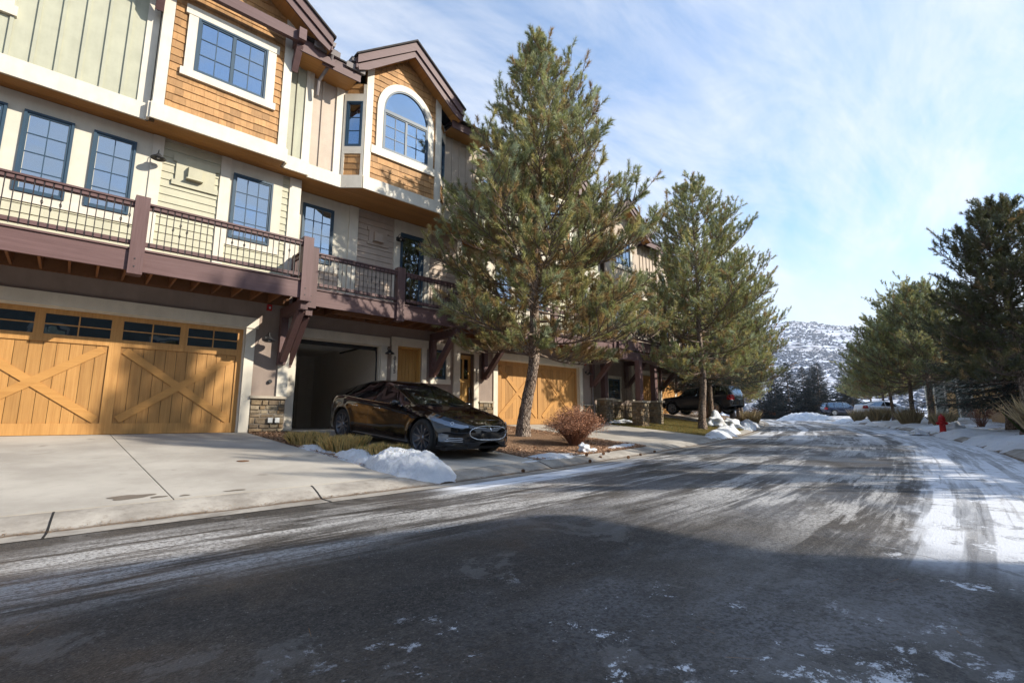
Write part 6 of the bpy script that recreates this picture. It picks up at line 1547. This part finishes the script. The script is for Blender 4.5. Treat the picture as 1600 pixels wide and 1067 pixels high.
CM = cone_mesh()
for k, (x, y) in enumerate(((8.55, 7.02), (8.9, 6.86), (9.2, 7.06), (9.65, 7.2), (10.3, 6.75), (11.3, 7.05), (9.5, 6.6), (8.3, 8.4), (8.9, 9.4), (7.6, 8.2), (6.05, 6.35), (10.9, 8.9), (8.2, 6.62), (9.0, 11.0))):
    o = new_obj('pine_cone', CM, None, Matrix.Translation(gl(x, y, .03)) @ Matrix.Rotation(rs_.rand()*6, 4, 'Z') @ Matrix.Rotation(1.4, 4, 'X') @ Matrix.Scale(.85, 4)); tag(o, 'brown pine cone lying by the kerb and mulch bed under the tall pine', 'pine cone', 'fallen pine cones')
# needle tufts blown against the gutter
# ------------------------------------------------------------------ hydrant, drain, grate
hy = empty('fire_hydrant', gl(26.2, 3.1, -.02), 0, label='red fire hydrant standing in the roadside snow on the right', cat='fire hydrant')
MB().lathe([(.15, 0), (.15, .05), (.115, .07), (.105, .10), (.10, .48), (.125, .50), (.125, .56), (.11, .58)], (0, 0, 0), 'z', 20).build('barrel', 'red_paint', hy, True)
MB().lathe([(.12, .58), (.115, .63), (.09, .70), (.045, .74), (.025, .75), (.025, .79), (.005, .795)], (0, 0, 0), 'z', 20).build('bonnet', 'red_paint', hy, True)
for sg in (-1, 1): MB().lathe([(.06, sg*.09), (.06, sg*.16), (.045, sg*.17), (.02, sg*.175), (.02, sg*.20)], (0, 0, .42), 'y', 14).build('side_cap', 'red_paint', hy, True)
MB().lathe([(.08, -.09), (.08, -.17), (.06, -.185), (.022, -.19), (.022, -.215)], (0, 0, .40), 'x', 14).build('pumper_cap', 'red_paint', hy, True)
dr = MB().lathe([(.09, 0), (.09, .008), (.075, .010), (.001, .010)], (0, 0, 0), 'z', 20).build('drain_cover', 'cone_brown'); dr.location = gl(2.18, 8.85, .012); tag(dr, 'small round rusty cover set in the near driveway', 'drain cover')
# wet stains on the drive are puddles of melt water
def puddle(x, y, rx, ry, seed, label):
    rs = np.random.RandomState(seed); n = 26; pts = []
    for k in range(n):
        t_ = 2*math.pi*k/n; r_ = 1+.16*math.sin(3*t_+seed)+.10*math.sin(5*t_); px, py = x+rx*r_*math.cos(t_), y+ry*r_*math.sin(t_); pts.append((px, py, g1(px, py)+.0165))
    o = MB().add([(x, y, g1(x, y)+.0165)]+pts, [(0, 1+k, 1+(k+1) % n) for k in range(n)]).build('damp_spot', 'damp'); tag(o, label, 'stain', 'damp spots on the near driveway')
t = NT('damp'); t.fin(t.mix(t.noise(t.pos, 8, 4), (.15, .125, .10), (.20, .17, .14)), .45, .4)
puddle(.62, 6.98, .20, .10, 1, 'largest dark damp spot near the kerb, left of the driveway joint'); puddle(.86, 6.85, .08, .035, 2, 'small damp spot between the large one and the joint'); puddle(1.10, 6.80, .05, .03, 3, 'damp spot just right of the driveway joint'); puddle(1.62, 6.80, .12, .03, 4, 'long thin damp spot farther right near the kerb')

# ------------------------------------------------------------------ right-hand side: houses, fence
def side_house(name, loc, rz, label, W_=12., D_=9., Hw=6.4, wall='far_siding', seed=1, garage=True, pitch_=.55, group='houses across the street'):
    h = House(name, loc, rz, label, group, 'house')
    h.multi('wall', wall, [(0, W_, -D_, 0, 0, Hw)])
    pk = Hw+W_/2*pitch_
    h.mb('gable_wall', wall, MB().prism([(0, Hw), (W_, Hw), (W_/2, pk)], -.0, D_))
    h.mb('roof', 'roof_shingle', MB().prism([(-.7, Hw-.7*pitch_), (W_/2, pk), (W_+.7, Hw-.7*pitch_), (W_+.7, Hw-.7*pitch_+.22), (W_/2, pk+.25), (-.7, Hw-.7*pitch_+.22)], -.9, D_+.5))
    for sg, xa, xb in ((0, -.7, W_/2), (1, W_+.7, W_/2)): h.mb('rake_board', 'plum', MB().prism([(xa, Hw-.7*pitch_-.08), (xb, pk-.08), (xb, pk+.27), (xa, Hw-.7*pitch_+.24)], -.94, -.90))
    for x in (0, W_-.2): h.leaf('corner_board', 'cream_trim', x, x+.2, 0, .05, 0, Hw)
    h.leaf('band_board', 'cream_trim', .2, W_-.2, 0, .06, 2.9, 3.2)
    z = 3.2
    while z < Hw: h.leaf('siding_board', wall, .2, W_-.2, 0, .025, z+.012, z+.2); z += .215
    if garage: h.garage_trim(1.2, 5.8, 2.3); h.garage_door(1.2, 5.8, 2.28, .02, windows=False)
    for p, q in ((1.4, 2.3), (W_-3.2, W_-2.0), (W_/2-.6, W_/2+.6)): h.window(p, q, 4.2, 5.6, .03, 2, 3); h.trim_around(p, q, 4.2, 5.6, .15, .05)
    return h
# faces turned to the street
side_house('side_house', (12.2, -10.0, .2), math.pi, 'grey-green gabled house across the street behind the camera', 16., 10., 9.0, seed=1, pitch_=.22)
side_house('side_house', (-5.5, -10.0, .1), math.pi, 'second gabled house across the street behind the camera', 15., 10., 9.0, seed=2, pitch_=.22)
def far_wall_house(loc, rz, label):
    h = House('side_house', loc, rz, label, 'houses across the street', 'house'); W_ = 15.
    h.multi('wall', 'far_siding', [(0, W_, -7, 0, 0, 5.2)]); z = .1
    while z < 5: h.leaf('siding_board', 'far_siding', 0, W_, 0, .02, z+.012, z+.2); z += .215
    for x in (0, 2.6, 5.4, 8.4, 11.2, W_-.25): h.leaf('corner_board', 'cream_trim', x, x+.25, 0, .08, 0, 5.2)
    for x in (.5, 5.9, 11.7): h.leaf('entry_door', 'entry_wood', x, x+1.9, .0, .06, 0, 2.3)
    h.mb('roof', 'roof_shingle', MB().prism([(-.6, 5.0), (-3.5+7.0, 7.4), (7.6, 5.0), (7.6, 5.2), (3.5, 7.6), (-.6, 5.2)], -.5, W_+.5, axis='x')); return h
far_wall_house((47.5, 3.2, .8), R(200), 'low grey-green house with cream boards behind the right-hand pines')
far_wall_house((31.5, -3.2, .6), R(196), 'low house with orange wooden doors behind the dark spruce')
far_wall_house((64, 8.5, 1.0), R(202), 'farthest low house on the right behind the white hatchback')
for k, (x0_, y0_, x1_, y1_) in enumerate(((30.2, 1.0, 36.8, 2.3), (24.0, -.9, 28.2, -.1))):
    z = g1((x0_+x1_)/2, (y0_+y1_)/2); f = empty('wooden_fence', (x0_, y0_, z-.02), math.atan2(y1_-y0_, x1_-x0_), label=['orange stained board fence between the hydrant and the dark spruce', 'orange board fence right of the dark spruce trunk'][k], cat='fence', group='orange board fences'); L_ = math.hypot(x1_-x0_, y1_-y0_); n = int(L_/.16)
    for i in range(n): new_obj('board', cube('entry_wood'), f, T3(i*.16+.08, 0, .72) @ Matrix.Diagonal((.15, .02, 1.40+.02*(i % 3), 1)))
    for i in range(int(L_/2.1)+1): new_obj('post', cube('entry_wood'), f, T3(min(i*2.1, L_), -.06, .76) @ Matrix.Diagonal((.10, .10, 1.52, 1)))
    for zq in (.3, 1.2): new_obj('rail', cube('entry_wood'), f, T3(L_/2, -.03, zq) @ Matrix.Diagonal((L_, .04, .09, 1)))

# ------------------------------------------------------------------ mountain
def hill():
    rs = np.random.RandomState(9); nx, ny = 300, 220
    a = np.linspace(R(-50), R(100), nx)[:, None]; d = np.linspace(0, 1, ny)[None]; dist = 220+1900*d**1.2
    X = np.cos(a)*dist; Y = np.sin(a)*dist
    # crest line: ridge at about 1500 m
    az = a-R(15.5)
    crest = 246+9*np.sin(az*7+.4)+6*np.sin(az*17+1.0)+4*np.sin(az*41)-210*np.clip(np.abs(az)-R(24), 0, 9)
    r = np.clip((dist-260)/1180, 0, 1); rise = r**1.25*(1-.0*r); back = np.clip((dist-1450)/900, 0, 1)
    Z = crest*np.clip(rise*1.0, 0, 1)*(1-.35*back)
    nz = np.zeros_like(X)
    for k in range(26):
        f = .0035*1.27**k; th_ = rs.rand()*6.28; nz += np.sin((X*math.cos(th_)+Y*math.sin(th_))*f+rs.rand()*6.28+1.3*np.sin((Y*math.cos(th_)-X*math.sin(th_))*f*.6))/(1.24**k)
    gul = (1-fbm(X*.0035, Y*.0035, 5, 5, True))*17*rise
    Z = Z+fbm(X*.004, Y*.004, 3, 7)*17*np.clip(rise*2.5, 0, 1)-gul-2
    o = new_obj('mountain', grid_mesh(X+0*Z, Y+0*Z, Z, 'hill_ground')); o['kind'] = 'structure'
    # scattered juniper and scrub on the slope
    n = 110000; i = rs.randint(20, nx-20, n); j = (rs.rand(n)**.8*(ny*.80)).astype(int)+8
    jx = rs.rand(n, 1); P0 = np.stack([X[i, j], Y[i, j], Z[i, j]], 1); P1_ = np.stack([X[i+1, j+1], Y[i+1, j+1], Z[i+1, j+1]], 1); P = P0+(P1_-P0)*jx
    cl_ = fbm(P[:, 0]*.012, P[:, 1]*.012, 44, 5); keep = (cl_*2.2+rs.normal(size=n)*.35) > .22; P = P[keep]; n = len(P)
    s = rs.uniform(.8, 2.4, n)*(1+.35*(np.hypot(P[:, 0], P[:, 1])/1500)); oc = np.array([(1, 0, .2), (0, 1, .2), (-1, 0, .2), (0, -1, .2), (0, 0, 1.15), (0, 0, -.6)])
    v = P[:, None]+oc[None]*rs.uniform(.7, 1.3, (n, 6, 1))*s[:, None, None]; f = np.array([(0, 1, 4), (1, 2, 4), (2, 3, 4), (3, 0, 4), (1, 0, 5), (2, 1, 5), (3, 2, 5), (0, 3, 5)])
    F_ = (f[None]+(np.arange(n)*6)[:, None, None]).reshape(-1, 3); o = new_obj('hillside_scrub', np_mesh(v.reshape(-1, 3), F_, 'scrub')); o['kind'] = 'stuff'
hill()

# open joints across the curb
for x in (-.02, 2.45, 6.9, 12.95, 18.9):
    b = MB(); v = [-.33, -.12, .0, .10, .20, .30, .40, .46]; pr = list(zip(v, np.interp(v, [-.33, -.02, .03, .2, .38, .46], [.006, -.004, .0, .055, .098, .108])))
    for (v0, h0), (v1, h1) in zip(pr[:-1], pr[1:]):
        y0, y1 = float(Lc(x))+v0, float(Lc(x))+v1; z = float(zr(x)); w = .009
        b.add([(x-w+v0*.06, y0, z+h0+.004), (x+w+v0*.06, y0, z+h0+.004), (x+w+v1*.06, y1, z+h1+.004), (x-w+v1*.06, y1, z+h1+.004), (x-w+v0*.06, y0, z+h0-.02), (x+w+v0*.06, y0, z+h0-.02), (x+w+v1*.06, y1, z+h1-.02), (x-w+v1*.06, y1, z+h1-.02)], [(0, 1, 2, 3), (4, 7, 6, 5), (0, 3, 7, 4), (1, 5, 6, 2)])
    o = b.build('curb_joint', 'tyre'); o['kind'] = 'structure'

# clear mountain air: one closed box of thin, even haze round the whole scene
hb_ = MB().box(-3400, 3400, -3400, 3400, -2.6, 310).build('haze', 'haze_air'); hb_['kind'] = 'stuff'
